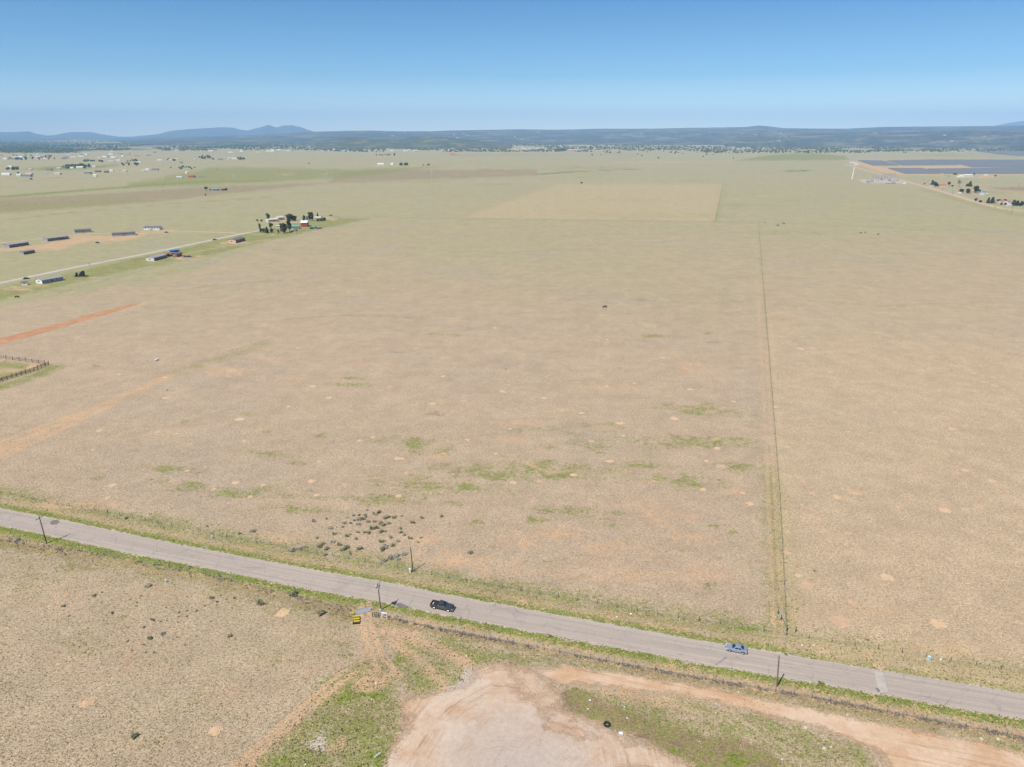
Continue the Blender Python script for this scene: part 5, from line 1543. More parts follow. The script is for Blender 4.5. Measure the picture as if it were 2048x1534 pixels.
def hoop(u1, u2, v):
    a, b = G(u1, v), G(u2, v); L = (b-a).length
    t = empty('hoop_shed', a, math.atan2(b.y-a.y, b.x-a.x), 'green arched hoop shed right of the red barn', 'shed')
    prof = [(L/2-math.cos(R(x))*L/2, math.sin(R(x))*L*.42) for x in range(0, 181, 20)]
    inn = [(L/2-math.cos(R(x))*L*.46, math.sin(R(x))*L*.38) for x in range(180, -1, -20)]
    m = MB(); n = len(prof)
    for y in (0, 14):
        m.v += [(x, y, z) for x, z in prof] + [(x, y, z) for x, z in inn]
    for i in range(n-1):
        m.f += [(i, i+1, 2*n+i+1, 2*n+i), (n+i, n+i+1, 3*n+i+1, 3*n+i), (i, 2*n-1-i, 2*n-2-i, i+1), (2*n+i, 2*n+i+1, 4*n-2-i, 4*n-1-i)]
    m.m = [0]*len(m.f)
    m.build('arched_roof', M_roofteal, t)
    m = MB(); m.box(L*.08, L*.92, 13.4, 13.6, 0, L*.3); m.build('back_wall', M_walldark, t)
hoop(619, 628, 457.7)
def block_vehicle(u, v, L, label, mbody, cat='car', rz=0.0, name='parked_car'):
    t = empty(name, G(u, v), rz, label, cat)
    s = L/4.6
    m = MB(); m.prism([(-2.3,.3),(2.3,.3),(2.3,.75),(1.3,.95),(-2.2,1.0),(-2.3,.7)], -.88, .88); o = m.build('body', mbody, t, bevel=.06); o.scale = (s,1,1)
    m = MB(); m.prism([(-1.7,.97),(1.0,.95),(.4,1.45),(-1.2,1.47)], -.74, .74); o = m.build('cabin', M_glass, t, bevel=.05); o.scale = (s,1,1)
    for x in (-1.4,1.4):
        for y in (-.8,.8):
            m = MB(); m.bar((x*s,y-.1,.33), (x*s,y+.1,.33), .33, .33, 12); m.build('wheel', M_black, t)
block_vehicle(378, 514, 4.8, 'black parked car right of the brown shed', M_truck, rz=R(8))
block_vehicle(370, 514, 4.4, 'silver parked car left of the black one', M_chrome, rz=R(60))
block_vehicle(636, 457.6, 4.8, 'dark parked car east of the hoop shed', M_truck)
block_vehicle(641, 457.2, 4.6, 'second dark car east of the hoop shed', M_truck, rz=R(20))
block_vehicle(583.5, 464.3, 4.4, 'dark parked car under the thin bare tree', M_truck, rz=R(40))
block_vehicle(2040, 414.8, 5.5, 'white parked van under the far right pines', M_white, 'van')
block_vehicle(195, 486.2, 4.4, 'dark parked car on the grass below the red soil', M_truck, rz=R(-20))
block_vehicle(333, 465.5, 4.4, 'dark parked car beside the branch lane', M_truck, rz=R(10))
block_vehicle(430, 480.3, 4.6, 'dark car driving on the gravel lane', M_truck, rz=R(30))
block_vehicle(662, 431.4, 4.6, 'dark car on the grass far east of the farmstead', M_truck)
block_vehicle(53, 558.0, 4.6, 'dark parked car north of the white shed', M_truck, rz=R(35))
t = empty('flatbed_trailer', G(162, 553), R(6), 'black flatbed trailer loaded with a tall tarped machine', 'trailer')
m = MB(); m.box(-5.5, 5.5, -1.2, 1.2, .55, .8); m.build('bed', M_truck, t)
m = MB(); m.prism([(-1.6,.82),(3.0,.82),(3.0,4.6),(1.6,4.7),(-.2,3.0)], -1.1, 1.1); m.build('load', M_black, t, bevel=.15)
m = MB(); m.prism([(-4.2,.82),(-2.4,.82),(-2.6,3.2),(-3.4,3.4)], -.9, .9); m.build('load', M_black, t, bevel=.15)
for x in (-4,-3,3,4):
    m = MB(); m.bar((x,-1.3,.45),(x,1.3,.45),.45,.45,12); m.build('wheel', M_black, t)
m = MB(); m.box(-.9,.9,-.8,.8,0,1.6); o = m.build('blue_bin', M_blue, None, bevel=.05); o.location = G(311.5,520.5); tag(o, 'blue bin at the corner of the carport home', 'bin')
t = empty('propane_tank', G(314,721), R(70), 'white tank lying alone in the west field', 'tank')
m = MB(); m.bar((-.9,0,.6),(.9,0,.6),.42,.42,14); m.bar((.9,0,.6),(1.15,0,.6),.42,.2,14); m.bar((-1.15,0,.6),(-.9,0,.6),.2,.42,14); m.build('shell', M_white, t, smooth=True)
m = MB(); m.box(-.6,-.45,-.3,.3,0,.3); m.box(.45,.6,-.3,.3,0,.3); m.build('foot', M_steel, t)

# small farm, far left plain and east ranches
house((425.5,381.3),(437,381.1),10,3.0,1.4,M_walldark,M_roofteal,'green roofed open shed at the small lonely farm','shed',0,False)
house((443,381.3),(452,381),8,3.2,.5,M_wallbrown,M_roofrust,'brown shed at the small lonely farm','shed',0,False)
house((376.5,355.2),(387,355.1),14,5.0,2.0,M_roofred,M_roofred,'bright red barn on the green plain','barn',0,False)
house((387.5,355.3),(391.5,355.2),12,4.5,1.5,M_walldark,M_roofdark,'dark annex right of the bright red barn','barn',0,False)
house((353,355.8),(364,355.7),8,3.0,1.0,M_offwhite,M_white,'pale trailer left of the bright red barn','trailer home',0,False)
wire_fence([(397,354.5),(408,354.3),(416,354)], 5, 1.6, 'white rail fence right of the bright red barn', nw=3, wr=.15, seed=20, group=None)
FH = [ (3,19,350.5,'w'),(33,41,352,'w'),(43,61,354,'g'),(51,63,350.5,'c'),(108,120,349.5,'c'),(168,181,348.5,'g'),(186,193,353.5,'w'),(57,63,341,'c'),(15,24,335.5,'w'),(113,121,338.5,'c'),(126,133,337,'g'),(140,147,337.5,'w'),(152,166,336.2,'w'),(185,191,335.2,'w'),
 (190,200,344.5,'r'),(208,216,345.5,'r'),(219,226,343.5,'w'),(244,253,344,'c'),(283,290,344,'c'),(291,298,341.5,'w'),(303,316,341,'g'),(232,240,322.5,'w'),(248,256,331,'c'),(272,281,326.5,'w'),(217,228,323.5,'c'),(315,324,322,'w'),(338,344,321,'w'),(346,357,319.5,'c'),(360,366,326.5,'g'),(389,394,318.5,'w'),(412,420,319.8,'c'),(436,446,320,'g'),(458,462,318,'w'),(463,474,318.5,'w'),(373,376,347.5,'w'),(92,103,341.3,'g')]
CW = {'w':(M_white,M_white,'white'),'g':(M_wallgray,M_roofdark,'grey'),'c':(M_wallcream,M_rooftan,'cream'),'r':(M_wallbrown,M_roofrust,'rusty'),'d':(M_wallpink,M_roofred,'red roofed')}
def far_house(u1, u2, v, c, label, group, h=3.2, d=9):
    house((u1,v),(u2,v-.1),d,h,h*.4,CW[c][0],CW[c][1],label,'house',0,False,group=group,over=.3)
FL = ['trailer at the left picture edge','trailer touching the tall dark tree','long trailer above the lone dark bush','shed behind the long trailer','trailer left of the grey line tower','long home behind the first line tower','square house right of the first line tower','house below the long grove','house at the left end of the long grove','house in the grove, first from its left','house in the grove, second from its left','house in the grove, third from its left','long house at the right end of the grove','shed just right of the grove','shed with bare soil east of the first tower','shed right of the rusty one','trailer on bare soil below the grove track','house by the bare soil patch','house left of the farm row beyond the red soil','house in the farm row left of the green band','long barn of the farm row','house of the far second row, west','house beside the paired groves','house above the paired groves','house in the far second row, middle','house right of the paired groves','house left of the eastern tree row','house farther left of the eastern tree row','shed in open grass before the eastern row','shed inside the eastern tree row','house at the right end of the eastern row','house between the two dark tree rows','shed touching the dark short tree row','long roof before the dark short tree row','white cube above the bright red barn','home on the left band beside the grove']
for fi, (u1,u2,v,c) in enumerate(FH):
    far_house(u1,u2,v,c,'%s %s' % (CW[c][2], FL[fi] if fi < len(FL) else 'home on the far left plain'),'homesteads on the far left plain',4.2,12)
for k,(u1,u2,v) in enumerate([(900,911,310.3),(755,768,330.2),(786,789,329.6)]):
    far_house(u1,u2,v,'w' if k else 'd',['white roofed red barn alone on the far plain','white house alone on the middle plain','small white shed right of the lone house'][k],None,6 if k==0 else 5,18)
house((1137,302.4),(1157,302.3),30,9,3,M_wallpink,M_offwhite,'long pink and white barn right of the bright grove','barn',0,False)
house((1163,302),(1175,301.9),25,7,3,M_wallgray,M_roofgray,'grey barn right of the long pink barn','barn',0,False)
for u,w in ((1111,8),(1117,9),(1124,9),(1129,8)):
    tree(u,302.5,5,w,'broad','bright green tree of the far grove by the pink barn','bright far grove')
# east ranches
house((1878,373),(1894,372.8),14,3.0,1.6,M_wallcream,M_roofred,'long house with faded red roof on the east road','house',3,False)
house((1861,373.6),(1868,373.6),8,3.2,1,M_offwhite,M_roofgray,'grey roofed shed under the leftmost ranch trees','shed',0,False)
house((1941,387),(1948,387),10,4.5,1.2,M_wallpink,M_wallpink,'pink walled house beside the biggest dark tree','house',1,False)
house((1917,386.8),(1924,386.8),6,2.4,.5,M_white,M_white,'white trailer under the left grey tree','trailer',0,False)
house((1962,389.6),(1969,389.5),4,2.6,.3,M_white,M_white,'larger white trailer in the ranch yard','trailer',0,False)
house((1971,389.6),(1977,389.5),4,2.3,.3,M_galv,M_white,'smaller silver trailer in the ranch yard','trailer',0,False)
house((1967,385),(1972,385),6,2.6,.4,M_wallgray,M_galv,'grey shed behind the white trailers','shed',0,False)
house((2003.5,407.2),(2011.5,407.0),8,3.6,1.6,M_offwhite,M_roofred,'left small house with vivid red roof','house',1,False)
house((2016,408),(2022,407.8),8,3.6,1.6,M_white,M_roofred,'right small house with vivid red roof','house',1,False)
house((2017,412.2),(2024,412),5,2.2,.4,M_offwhite,M_white,'low white wall shed along the sandy road','shed',0,False)
house((1929.5,354.8),(1946,354.7),16,6,1.5,M_wallcream,M_white,'long bright white barn before the solar field','barn',0,False)
house((1919.5,354.6),(1928,354.5),12,4,1.5,M_white,M_white,'white outbuilding left of the long white barn','barn',0,False)
house((1949,353.6),(1957,353.5),10,3,.8,M_galv,M_galv,'low silver shed right of the long white barn','shed',0,False)
house((1893,353),(1900,352.8),8,2.5,.4,M_galv,M_galv,'low silver shed far left of the white barn','shed',0,False)
house((1972,350.8),(1977,350.7),8,3,.4,M_white,M_white,'white tank shed on orange soil','shed',0,False)
house((1963,387.2),(1966,387.1),4,2.4,.4,M_galv,M_white,'little silver shed in the ranch yard','shed',0,False)
house((1705,328.8),(1717,330.6),16,7,.4,M_offwhite,M_white,'white flat roofed building at the solar farm corner','building',0,False)

def small_pole(u, vb, vt, label, group, arm=True, mm=None):
    p = G(u, vb); h = (vb-vt)/ppm(p)/math.cos(math.atan2(CAM_H, p.y))
    t = empty('utility_pole', p, 0, label, 'utility pole', group)
    m = MB(); m.bar((0,0,0),(0,0,h),.2,.15,6); m.build('pole', mm or M_poledark, t)
    if arm:
        m = MB(); m.bar((-1.3,0,h-.5),(1.3,0,h-.5),.09,.09,4); m.build('crossarm', mm or M_poledark, t)
for u,vb,vt,l in ((1905,389.5,381.5,'wooden pole beside the sandy road left of the trailers'),(1989.7,416.8,405,'wooden pole at the sandy road bend before the red roofs'),(2022.7,427.5,413.5,'wooden pole nearest the right picture edge'),(1885,381,375,'wooden pole left of the trailer yard'),(1865,375.5,369,'wooden pole under the leftmost ranch trees'),(1944,378,371,'thin pole in the paddock'),(2037,374,367,'thin pole far right in the paddock'),(1847,372,366,'wooden pole where the road passes the substation')):
    small_pole(u,vb,vt,l,'poles along the sandy east road')
for u,vb,vt,l in ((179,530.5,526,'left one of a pair of posts on the west lane'),(555,471,466,'thin post where lanes join'),(492,470.5,466.5,'post at the lane fork')):
    small_pole(u,vb,vt,l,None,False)

# ------------------------------------------------------------------ transmission monopoles
for i,(u,vb,vt,l) in enumerate(((171,360,351.5,'grey line tower farthest left'),(325,368,355.5,'grey line tower left of the red barn line'),(468,364,350.5,'grey line tower above the green band'),(655,362,343.5,'grey line tower left of the fallow strip'),(863,358,339,'grey line tower above the brown fallow strip'),(1078,359,336,'grey line tower right of the fallow strip'),(1300,353,335,'grey line tower above the pale square field'),(1517,357,337.5,'grey line tower above the cattle corner'))):
    p = G(u, vb); h = (vb-vt)/ppm(p)/math.cos(math.atan2(CAM_H, p.y))
    t = empty('transmission_tower', p, 0, l, 'transmission tower', 'row of transmission monopoles')
    m = MB(); m.bar((0,0,0),(0,0,h),.75,.45,8); m.build('shaft', M_galv, t)
    for k,z in enumerate((h*.97,h*.88,h*.79)):
        m = MB(); s = -1 if k == 1 else 1; m.bar((0,0,z),(s*3.0,0,z+.6),.22,.12,5); m.build('arm', M_galv, t)
t = empty('transmission_tower', G(1704,358.5), 0, 'thick white line tower beside the substation', 'transmission tower')
m = MB(); m.bar((0,0,0),(1.4,0,31),1.5,.9,10); m.build('shaft', M_white, t)
for k,z in enumerate((30,27,24)):
    m = MB(); m.bar((1.2,0,z),(1.2+(3 if k != 1 else -3),0,z+.8),.3,.15,5); m.build('arm', M_white, t)
# communication masts
def mast(u, vb, vt, w, label):
    p = G(u, vb); h = (vb-vt)/ppm(p)/math.cos(math.atan2(CAM_H, p.y))
    t = empty('radio_mast', p, 0, label, 'radio mast')
    n = 8
    for k in range(n):
        m = MB(); z0, z1 = h*k/n, h*(k+1)/n
        for a in (90,210,330):
            c = Vector((math.cos(R(a))*w, math.sin(R(a))*w, 0)); d = Vector((math.cos(R(a+120))*w, math.sin(R(a+120))*w, 0))
            m.bar(c+Vector((0,0,z0)), c+Vector((0,0,z1)), w*.28, w*.28, 4)
            m.bar(c+Vector((0,0,z0)), d+Vector((0,0,z1)), w*.16, w*.16, 3)
        m.build('lattice_section', M_redwhite if k % 2 else M_white, t)
mast(1559, 292, 262, 1.6, 'tall red and white radio mast above the woodland')
mast(548, 296, 285, 1.6, 'pale radio mast above the left village edge')
mast(1567, 290, 279, 1.0, 'short radio mast right of the tall one')

# substation
def gantry(u, v, w, h, label):
    t = empty('substation_gantry', G(u, v), 0, label, 'gantry', 'steel gantries of the substation')
    for x in (-w/2, 0, w/2):
        m = MB()
        for y in (-.6,.6):
            for xx in (-.6,.6): m.bar((x+xx,y,0),(x+xx*.4,y*.4,h),.16,.14,4)
            for k in range(5): m.bar((x-.6,y,h*k/5),(x+.6,y,h*(k+1)/5),.09,.09,3)
        m.build('column', M_steel, t)
    m = MB()
    for z in (h-.8,h): m.bar((-w/2,0,z),(w/2,0,z),.18,.18,4)
    for k in range(8): m.bar((-w/2+w*k/8,0,h-.8),(-w/2+w*(k+1)/8,0,h),.1,.1,3)
    m.build('beam', M_steel, t)
for q in ((1738,364,12,7,'low gantry at the west end of the substation'),(1751,359.5,14,10,'gantry behind the substation west transformer'),(1761,362,10,8,'gantry in the middle of the substation'),(1775,360,14,14,'tall front gantry of the substation'),(1784,358.5,14,15,'tall rear gantry of the substation'),(1768,357.5,14,12,'gantry between road and tall gantries')): gantry(*q)
for u,v,s,mm,l in ((1744.5,363.8,3.2,M_galv,'white finned transformer at the substation west'),(1763,359.5,2.8,M_steel,'grey transformer behind the middle gantry'),(1779,362,3.2,M_steel,'grey transformer under the tall gantries'),(1786,364.5,4.0,M_galv,'large pale transformer east of the gantries'),(1794,361.5,3.6,M_galv,'pale transformer farthest east')):
    t = empty('transformer', G(u,v), 0, l, 'transformer', 'substation transformers')
    m = MB(); m.box(-s,s,-s*.6,s*.6,.4,s*1.2); m.build('tank', mm, t, bevel=.1)
    m = MB()
    for k in range(6): m.box(-s*.8+k*s*.3,-s*.7+k*s*.3,-s*.9,-s*.62,.6,s)
    m.build('cooling_fin', mm, t)
    for x in (-s*.5,0,s*.5):
        m = MB(); m.bar((x,0,s*1.2),(x,0,s*1.9),.25,.15,6); m.build('bushing', M_walldark, t)
house((1807,368),(1812,368),6,3,.6,M_white,M_white,'small white control hut at the substation gate','hut',0,False)
house((1736,365.5),(1740.5,365.5),6,3.6,.4,M_wallgray,M_galv,'grey control building at the substation west','building',0,False)
t = empty('pipe_rack', G(1781.5,367.4), 0, 'orange stacked pipe rack along the substation fence', 'pipe rack')
for k in range(9):
    m = MB(); m.box(-12+k*2.7,-10+k*2.7,-1,1,0,1.8); m.build('bundle', M_wood, t)

# ------------------------------------------------------------------ solar field
def solar(poly, label):
    P = [G(*q) for q in poly]
    ys = [p.y for p in P]; y = min(ys)
    c = P[0]
    m = MB()
    while y < max(ys):
        xs = []
        for i in range(len(P)):
            a, b = P[i], P[(i+1) % len(P)]
            if (a.y > y) != (b.y > y): xs.append(a.x+(b.x-a.x)*(y-a.y)/(b.y-a.y))
        xs.sort()
        if len(xs) >= 2 and xs[-1]-xs[0] > 8:
            x0, x1 = xs[0], xs[-1]
            x = x0
            while x < x1-4:
                xe = min(x+46, x1)
                m.add([(x-c.x,y-c.y-1.9,.9),(xe-c.x,y-c.y-1.9,.9),(xe-c.x,y-c.y+1.9,2.6),(x-c.x,y-c.y+1.9,2.6),(x-c.x,y-c.y-1.9,.84),(xe-c.x,y-c.y-1.9,.84),(xe-c.x,y-c.y+1.9,2.54),(x-c.x,y-c.y+1.9,2.54)],
                      [(0,1,2,3),(7,6,5,4),(0,4,5,1),(2,6,7,3),(1,5,6,2),(3,7,4,0)])
                x = xe+1.5
        y += 6.2
    t = empty('solar_array', c, 0, label, 'solar array', 'blocks of the solar farm')
    o = m.build('panel_row', M_panel, t); o['kind'] = 'stuff'
solar([(1714.7,321.3),(1764,322),(1798,331.2),(1745,331.2)], 'narrow upper left block of dark solar panels')
solar([(1772.6,322),(1868,319.8),(1918,330.3),(1805,331.2)], 'upper middle block of dark solar panels')
solar([(1873,320.0),(2075,320.3),(2075,334.5),(1945,334.8),(1925,330)], 'upper right block of dark solar panels')
solar([(1776,337.4),(1844,337.4),(1881,347.4),(1811,347.6)], 'lower left block of dark solar panels')
solar([(1853,338.4),(1905,338),(2075,335.6),(2075,347.6),(1889,347.6)], 'lower right block of dark solar panels')
solar([(1942,301.8),(2060,297),(2085,297),(2085,313.5),(2048,312.8),(1998,309)], 'distant block of solar panels beyond the main farm')

# ------------------------------------------------------------------ cattle
def cow_mesh(name, m_):
    sk = [(0,0,1.05),(.55,0,1.1),(.95,0,1.1),(1.2,0,1.3),(1.45,0,1.2),(1.65,0,1.0),(-.5,0,1.1),(-.85,0,1.1)]
    ed = [(0,1),(1,2),(2,3),(3,4),(4,5),(0,6),(6,7)]
    rad = [.42,.40,.34,.2,.19,.12,.38,.30]
    def add(p, par, r):
        sk.append(p); rad.append(r); ed.append((par, len(sk)-1)); return len(sk)-1
    for par, x in ((2,.85),(7,-.8)):
        for s in (-.24,.24):
            a = add((x, s, .75), par, .15); b = add((x+(.03 if x > 0 else -.08), s, .42), a, .08); add((x, s, .02), b, .06)
    tl = add((-1.1,0,1.15),7,.06); add((-1.15,0,.6),tl,.04)
    me = bpy.data.meshes.new(name); me.from_pydata(sk, ed, []); o = bpy.data.objects.new(name, me); C.objects.link(o)
    md = o.modifiers.new('skin', 'SKIN'); 
    for i, v in enumerate(me.skin_vertices[0].data): v.radius = (rad[i], rad[i]); v.use_root = (i == 0)
    o.modifiers.new('sub', 'SUBSURF').levels = 1
    dg = bpy.context.evaluated_depsgraph_get(); out = bpy.data.meshes.new_from_object(o.evaluated_get(dg)); out.name = name
    bpy.data.objects.remove(o); out.materials.clear(); out.materials.append(m_)
    return out
cw1, cw2 = cow_mesh('cow', M_cow), cow_mesh('cow', M_cowb)
for u,v,me,rz,l in ((1530,446,cw1,1.3,'black cow right beside the fence corner'),(1555,452,cw1,.1,'black cow grazing lowest of the three'),(1567.5,448,cw1,2.9,'black cow farthest right of the three'),(1590,401,cw2,1.2,'brown cow alone higher in the field'),(1721,467,cw2,.3,'brown cow left one of the eastern pair'),(1730,466,cw2,.9,'brown cow right one of the eastern pair'),(1756,470,cw2,.5,'brown cow alone east of the pair'),(1209,616,cw1,.2,'black cow alone in the middle field'),(34,596,cw1,.2,'black cow at the left edge below the homes'),(435,339,cw1,.4,'black cow on the green band')):
    o = link('cow', me, None, G(u,v), (0,0,rz), (1.25,1.25,1.15)); tag(o, l, 'cow', 'cattle grazing on the plain')

# ------------------------------------------------------------------ distant village and scattered trees
rv = random.Random(21)
VM = {}
def vhouse_mesh(c, L, d, h):
    out = []
    m = MB(); m.box(-L/2,L/2,-d/2,d/2,0,h); out.append(('wall', m.mesh('wall', CW[c][0])))
    m = MB(); m.add([(-L/2-.4,-d/2-.5,h-.1),(-L/2-.4,0,h+2),(-L/2-.4,d/2+.5,h-.1),(L/2+.4,-d/2-.5,h-.1),(L/2+.4,0,h+2),(L/2+.4,d/2+.5,h-.1)],[(0,1,4,3),(1,2,5,4),(0,2,1),(3,4,5),(0,3,5,2)]); out.append(('roof', m.mesh('roof', CW[c][1])))
    return out
for c in 'wgcrd': VM[c] = vhouse_mesh(c, 20, 11, 3.6)
def vill(u, v, c, label, group, s=1.0):
    t = empty('house', G(u, v), rv.uniform(-.5,.5), label, 'house', group)
    for nm, me in VM[c]: link(nm, me, t, (0,0,0), (0,0,0), (s*rv.uniform(.8,1.5), s, s))
nh = 0
for (u0,u1,v0,v1,n) in ((0,100,311,319,15),(60,230,309,318,18),(200,345,303,313,10),(330,560,299,306,16),(540,700,298,304,22),(660,860,292,303,44),(860,1080,292,302.5,40),(1080,1240,290,300,8),(1360,1700,290,302,12)):
    for k in range(n):
        c = rv.choice('wwwgcccdrg')
        grp = 'houses of the distant village' if 540 <= u0 <= 900 else ('cabins scattered in the far woodland' if u0 >= 1080 or v0 < 290 else 'homes strung along the far left plain')
        adj = CW[c][2]
        vill(rv.uniform(u0,u1), rv.uniform(v0,v1), c, '%s %s' % (adj, {'h':'house in the distant village below the wooded plateau','c':'cabin scattered in the far woodland','s':'home in the far left settlement strip'}['h' if 'village' in grp else ('c' if 'cabins' in grp else 's')]), grp, .95 if v0 > 289 else 1.2)
        nh += 1
from mathutils.bvhtree import BVHTree
hill_trees = []
for o in bpy.data.objects:
    if o.name.startswith('hill'):
        hill_trees.append(BVHTree.FromPolygons([v.co for v in o.data.vertices], [tuple(p.vertices) for p in o.data.polygons]))
def on_hill(u, v):
    d = (GD(u, v, 1000.0)-Vector((0, 0, CAM_H))).normalized(); best = None
    for b in hill_trees:
        hit = b.ray_cast(Vector((0, 0, CAM_H)), d)
        if hit[0] is not None and (best is None or hit[3] < best[1]): best = (hit[0], hit[3])
    return best[0] if best else None
for k in range(40):
    u = rv.choice((rv.uniform(980, 1300), rv.uniform(1350, 1600), rv.uniform(1720, 2048), rv.uniform(700, 1000))); v = rv.uniform(262, 284)
    p = on_hill(u, v)
    if p is None: continue
    c = rv.choice('wccrcg'); sc = rv.uniform(.9, 1.6)
    t = empty('house', p, rv.uniform(-.5, .5), '%s cabin in a clearing on the wooded slopes' % CW[c][2], 'house', 'cabins on the wooded slopes')
    for nm, me in VM[c]: link(nm, me, t, (0,0,0), (0,0,0), (sc*1.4, sc, sc))
# trees among them: blobs of 20 triangles, shared mesh
def blob_mesh(seed, m_):
    r = random.Random(seed)
    bm = bmesh.new(); bmesh.ops.create_icosphere(bm, subdivisions=1, radius=.5)
    for v in bm.verts: v.co *= r.uniform(.75,1.2); v.co.z += .42
    me = bpy.data.meshes.new('far_tree'); bm.to_mesh(me); bm.free(); me.materials.append(m_); return me
BL = [blob_mesh(i, L_dark if i < 3 else L_green) for i in range(5)]
def ftree(u, v, s, label, group):
    o = link('far_tree', rv.choice(BL[:4]), None, G(u, v), (0,0,rv.uniform(0,6)), (s*rv.uniform(.8,1.5), s, s*rv.uniform(.8,1.3)))
    tag(o, label, 'tree', group)
CL = ['left end of the far settlement','below the left end of the far settlement','long grove behind the left trailers','front edge of the long left grove','far short row above the long grove','pair of farm groves right of the long grove','small grove above the right farm grove','second line of the far settlement','far grove near the settlement road','tall tree row at the eastern farm of the left plain','front of the eastern tree row','dark short row by the white roofed farm','loose line above the bright red barn','brown shed of the lonely farm','lone white house on the middle plain','bare track right of the lone white house','open grass before the village','homestead at the far left picture edge','gaps of the far settlement']
for ci, (u0,u1,v0,v1,n,s) in enumerate(((0,60,316,320,8,9),(30,60,318,320,6,10),(130,180,331,335,26,9),(118,170,334.5,338,12,8),(165,205,322,325,12,9),(243,280,327.5,331.5,12,9),(250,275,321,323,8,8),(60,120,311,320,14,8),(330,350,319,322,8,8),(395,425,313,317,16,9),(386,430,316,320,10,8),(470,489,317,320,9,9),(340,390,334,339,12,6),(452,453,380,381,2,5),(800,815,328.5,331,6,11),(840,860,330,331,4,6),(750,800,309,312,9,9),(15,40,336,340,12,8),(20,110,310,316,10,8))):
    for k in range(n): ftree(rv.uniform(u0,u1), rv.uniform(v0,v1), s, 'dark tree in the '+CL[ci] if 'row' in CL[ci] or 'grove' in CL[ci] else 'dark tree by the '+CL[ci], 'trees: '+CL[ci])
for k in range(110):
    u = rv.uniform(1180, 2048); v = 318-22*rv.random()**.6
    if u > 1700: v = min(v, 303)
    if 1500 < u < 1700 and v > 306: v -= 10
    ftree(u, v, rv.uniform(6,10), 'scattered juniper on the far right grassland', 'junipers dotting the far grassland')
# the rest of the woodland as one mass
def woodland():
    r = np.random.default_rng(4)
    n = 15000
    u = r.uniform(-150, 2200, n); v = np.where(r.random(n) < .45, r.uniform(289, 306, n), 304-r.random(n)**.7*27)
    keep = np.ones(n, bool)
    lim = np.interp(u, [-150,0,150,300,600,700,1100,1200,1300,1600,1750,2048,2200], [308,307,306,302,300,304,304,304,314,312,306,303,302])
    nz = np.array([mnoise.noise(Vector((a*.012, b*.16, 2.0))) for a, b in zip(u, v)])
    keep = (v < lim) & (nz > -.12)
    u, v = u[keep], v[keep]
    X = (u-1024)/FPX; Y = -(v-767)/FPX
    dx, dy, dz = X, CP+Y*SP, -SP+Y*CP
    t = CAM_H/-dz; x, y = dx*t, dy*t
    k = len(x)
    base = np.array([(1,0,.35),(.3,.95,.3),(-.8,.6,.4),(-.8,-.6,.3),(.3,-.95,.4),(0,0,1),(0,0,-.05)])*np.array([.5,.5,1])
    tri = [(0,1,5),(1,2,5),(2,3,5),(3,4,5),(4,0,5),(1,0,6),(2,1,6),(3,2,6),(4,3,6),(0,4,6)]
    s = r.uniform(5, 10, k)*(1+np.hypot(x,y)/14000)
    rot = r.uniform(0, 6.28, k)
    V = base[None]*s[:, None, None]*np.array([1.2,1.2,.8])
    V = V*r.uniform(.8,1.2,V.shape)
    c, sn = np.cos(rot)[:, None], np.sin(rot)[:, None]
    P = np.stack([V[...,0]*c-V[...,1]*sn+x[:,None], V[...,0]*sn+V[...,1]*c+y[:,None], V[...,2]], -1).reshape(-1,3)
    F = (np.array(tri)[None]+7*np.arange(k)[:,None,None]).reshape(-1,3)
    bulk_mesh('woodland', P, F, 3, [L_dark], None, 'dark juniper woodland massed along the foot of the plateau')

def bulk_mesh(name, P, F, n, mats, mi, label, parent=None):
    me = bpy.data.meshes.new(name)
    me.vertices.add(len(P)); me.vertices.foreach_set('co', P.astype(np.float32).ravel())
    me.loops.add(F.size); me.polygons.add(len(F))
    me.loops.foreach_set('vertex_index', F.astype(np.int32).ravel())
    me.polygons.foreach_set('loop_start', (np.arange(len(F))*n).astype(np.int32))
    for m_ in mats: me.materials.append(m_)
    if mi is not None: me.polygons.foreach_set('material_index', mi.astype(np.int32))
    me.update(calc_edges=True)
    o = link(name, me, parent); tag(o, label, None, None, 'stuff'); return o
woodland()

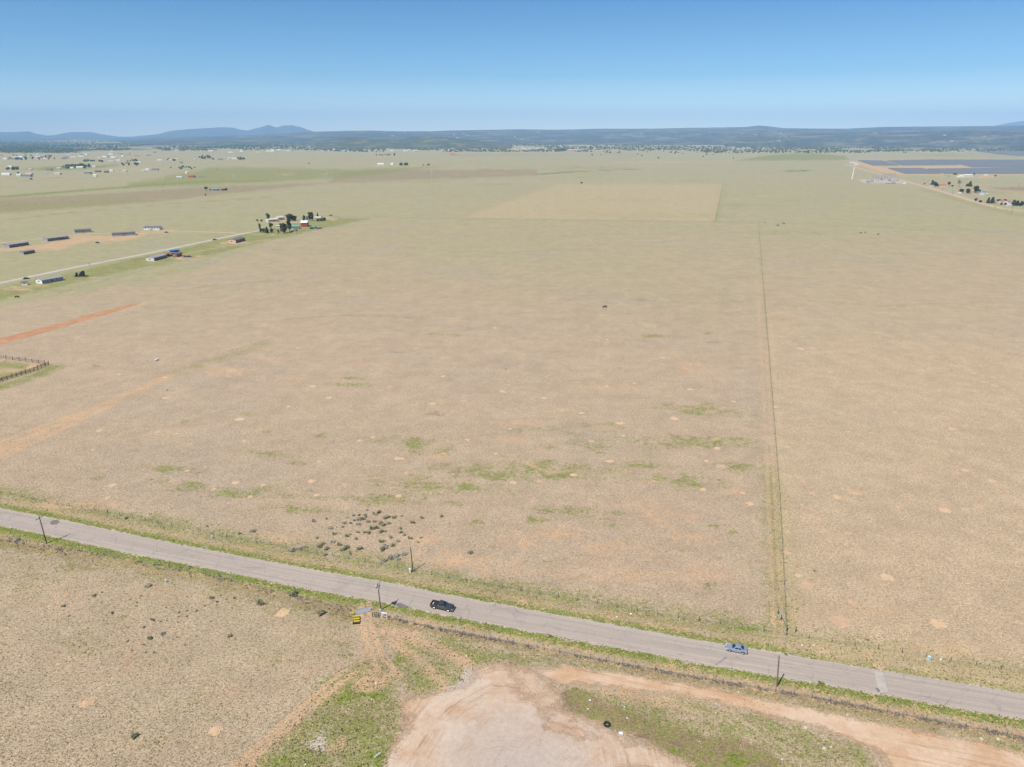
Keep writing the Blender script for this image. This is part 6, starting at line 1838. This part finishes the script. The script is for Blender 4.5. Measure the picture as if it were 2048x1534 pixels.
# ------------------------------------------------------------------ grass tufts and weeds near the viewer
def tufts(name, N, material_sel, umin, umax, vmin, vmax, weight, size, mats, label, seed, blades=3):
    r = np.random.default_rng(seed)
    u = r.uniform(umin, umax, N); v = vmin+(vmax-vmin)*r.random(N)
    X = (u-1024)/FPX; Y = -(v-767)/FPX
    t = CAM_H/-(-SP+Y*CP); x, y = X*t, (CP+Y*SP)*t
    cv = Cover(x, y); a = paint(cv)
    w = weight(a, cv, r)
    def inside(poly):
        ins = np.zeros(len(u), bool); n = len(poly)
        for k in range(n):
            x1, y1 = poly[k]; x2, y2 = poly[(k+1) % n]
            if y1 != y2: ins ^= ((y1 > v) != (y2 > v)) & (u < (x2-x1)*(v-y1)/(y2-y1)+x1)
        return ins
    road = ROAD_N + ROAD_S[::-1]
    keep = (r.random(N) < w) & ~inside(road)
    bare = inside(YARD) | inside(TRACK)
    keep &= ~(bare & (r.random(N) > .012))
    x, y = x[keep], y[keep]; k = len(x)
    s = size*r.uniform(.55, 1.5, k)
    P = []; 
    for b in range(blades):
        th = r.uniform(0, 6.28, k); le = r.uniform(.1, .6, k)*s
        ox, oy = np.cos(th), np.sin(th)
        px, py = -oy, ox
        w_ = s*.42; h = s*r.uniform(.30, .75, k)
        q = [np.stack([x+px*w_, y+py*w_, np.full(k,-.02)], -1), np.stack([x-px*w_, y-py*w_, np.full(k,-.02)], -1), np.stack([x-px*w_*.5+ox*le, y-py*w_*.5+oy*le, h], -1), np.stack([x+px*w_*.7+ox*le, y+py*w_*.7+oy*le, h*.9], -1)]
        P.append(np.stack(q, 1))
    P = np.concatenate(P, 0).reshape(-1, 3)
    F = np.arange(len(P)).reshape(-1, 4)
    mi = None
    if len(mats) > 1:
        mi = np.tile(r.integers(0, len(mats), k), blades)
    return bulk_mesh(name, P, F, 4, mats, mi, label)
tufts('green_weeds', 120000, None, -40, 2090, 980, 1560, lambda a, cv, r: np.clip(np.maximum(a['green']-.15, a['lush'])*.75-np.maximum(a['brown']-.3,0)*.6, 0, 1)*(cv.v > 985), .26, [L_weed, L_weed, L_straw], 'green weed tufts mixed with straw along verges and yard', 11)
tufts('dry_grass', 210000, None, -40, 2090, 840, 1560, lambda a, cv, r: np.clip(.62-a['lush']-a['pale']*.8-a['orange']*.3, 0, 1), .185, [L_duskgrass, L_duskgrass, L_straw], 'dry bunch grass tufts over the near pasture', 12, 2)
def weeds_along(name, pts, hw, dens, size, mats, label, seed):
    r = np.random.default_rng(seed)
    P = [G(*q) for q in pts]; X = []; Y = []
    for i in range(len(P)-1):
        d = P[i+1]-P[i]; n = int(d.length*dens)
        t = r.random(n); off = r.normal(0, hw, n); nx, ny = -d.y/d.length, d.x/d.length
        X.append(P[i].x+d.x*t+nx*off); Y.append(P[i].y+d.y*t+ny*off)
    x = np.concatenate(X); y = np.concatenate(Y); k = len(x)
    cl = np.array([mnoise.noise(Vector((a*.35, b*.35, 5.0))) for a, b in zip(x, y)]); kp = cl > -.15; x, y = x[kp], y[kp]; k = len(x)
    out = []
    for b in range(5):
        th = r.uniform(0, 6.28, k); ph = r.uniform(0, 6.28, k); s = size*r.uniform(.5, 1.3, k); z = r.uniform(0, size*1.2, k)
        cx, cy = x+np.cos(ph)*size*.4, y+np.sin(ph)*size*.4
        ax, ay = np.cos(th)*s, np.sin(th)*s
        q = [np.stack([cx-ax,cy-ay,z],-1), np.stack([cx+ax,cy+ay,z+s*.2],-1), np.stack([cx+ax*.7-ay*.3,cy+ay*.7+ax*.3,z+s*.7],-1), np.stack([cx-ax*.6,cy-ay*.6,z+s*.5],-1)]
        out.append(np.stack(q,1))
    Pn = np.concatenate(out,0).reshape(-1,3)
    return bulk_mesh(name, Pn, np.arange(len(Pn)).reshape(-1,4), 4, mats, None, label)
weeds_along('dry_weeds', FENCE_S, .34, 9, .20, [L_brown], 'grey brown dead weeds caught in the woven wire fence', 31)
weeds_along('dry_weeds', FENCE_W[1:], 1.0, 4, .24, [L_brown], 'brown dead weeds along the fence west of the gate', 32)
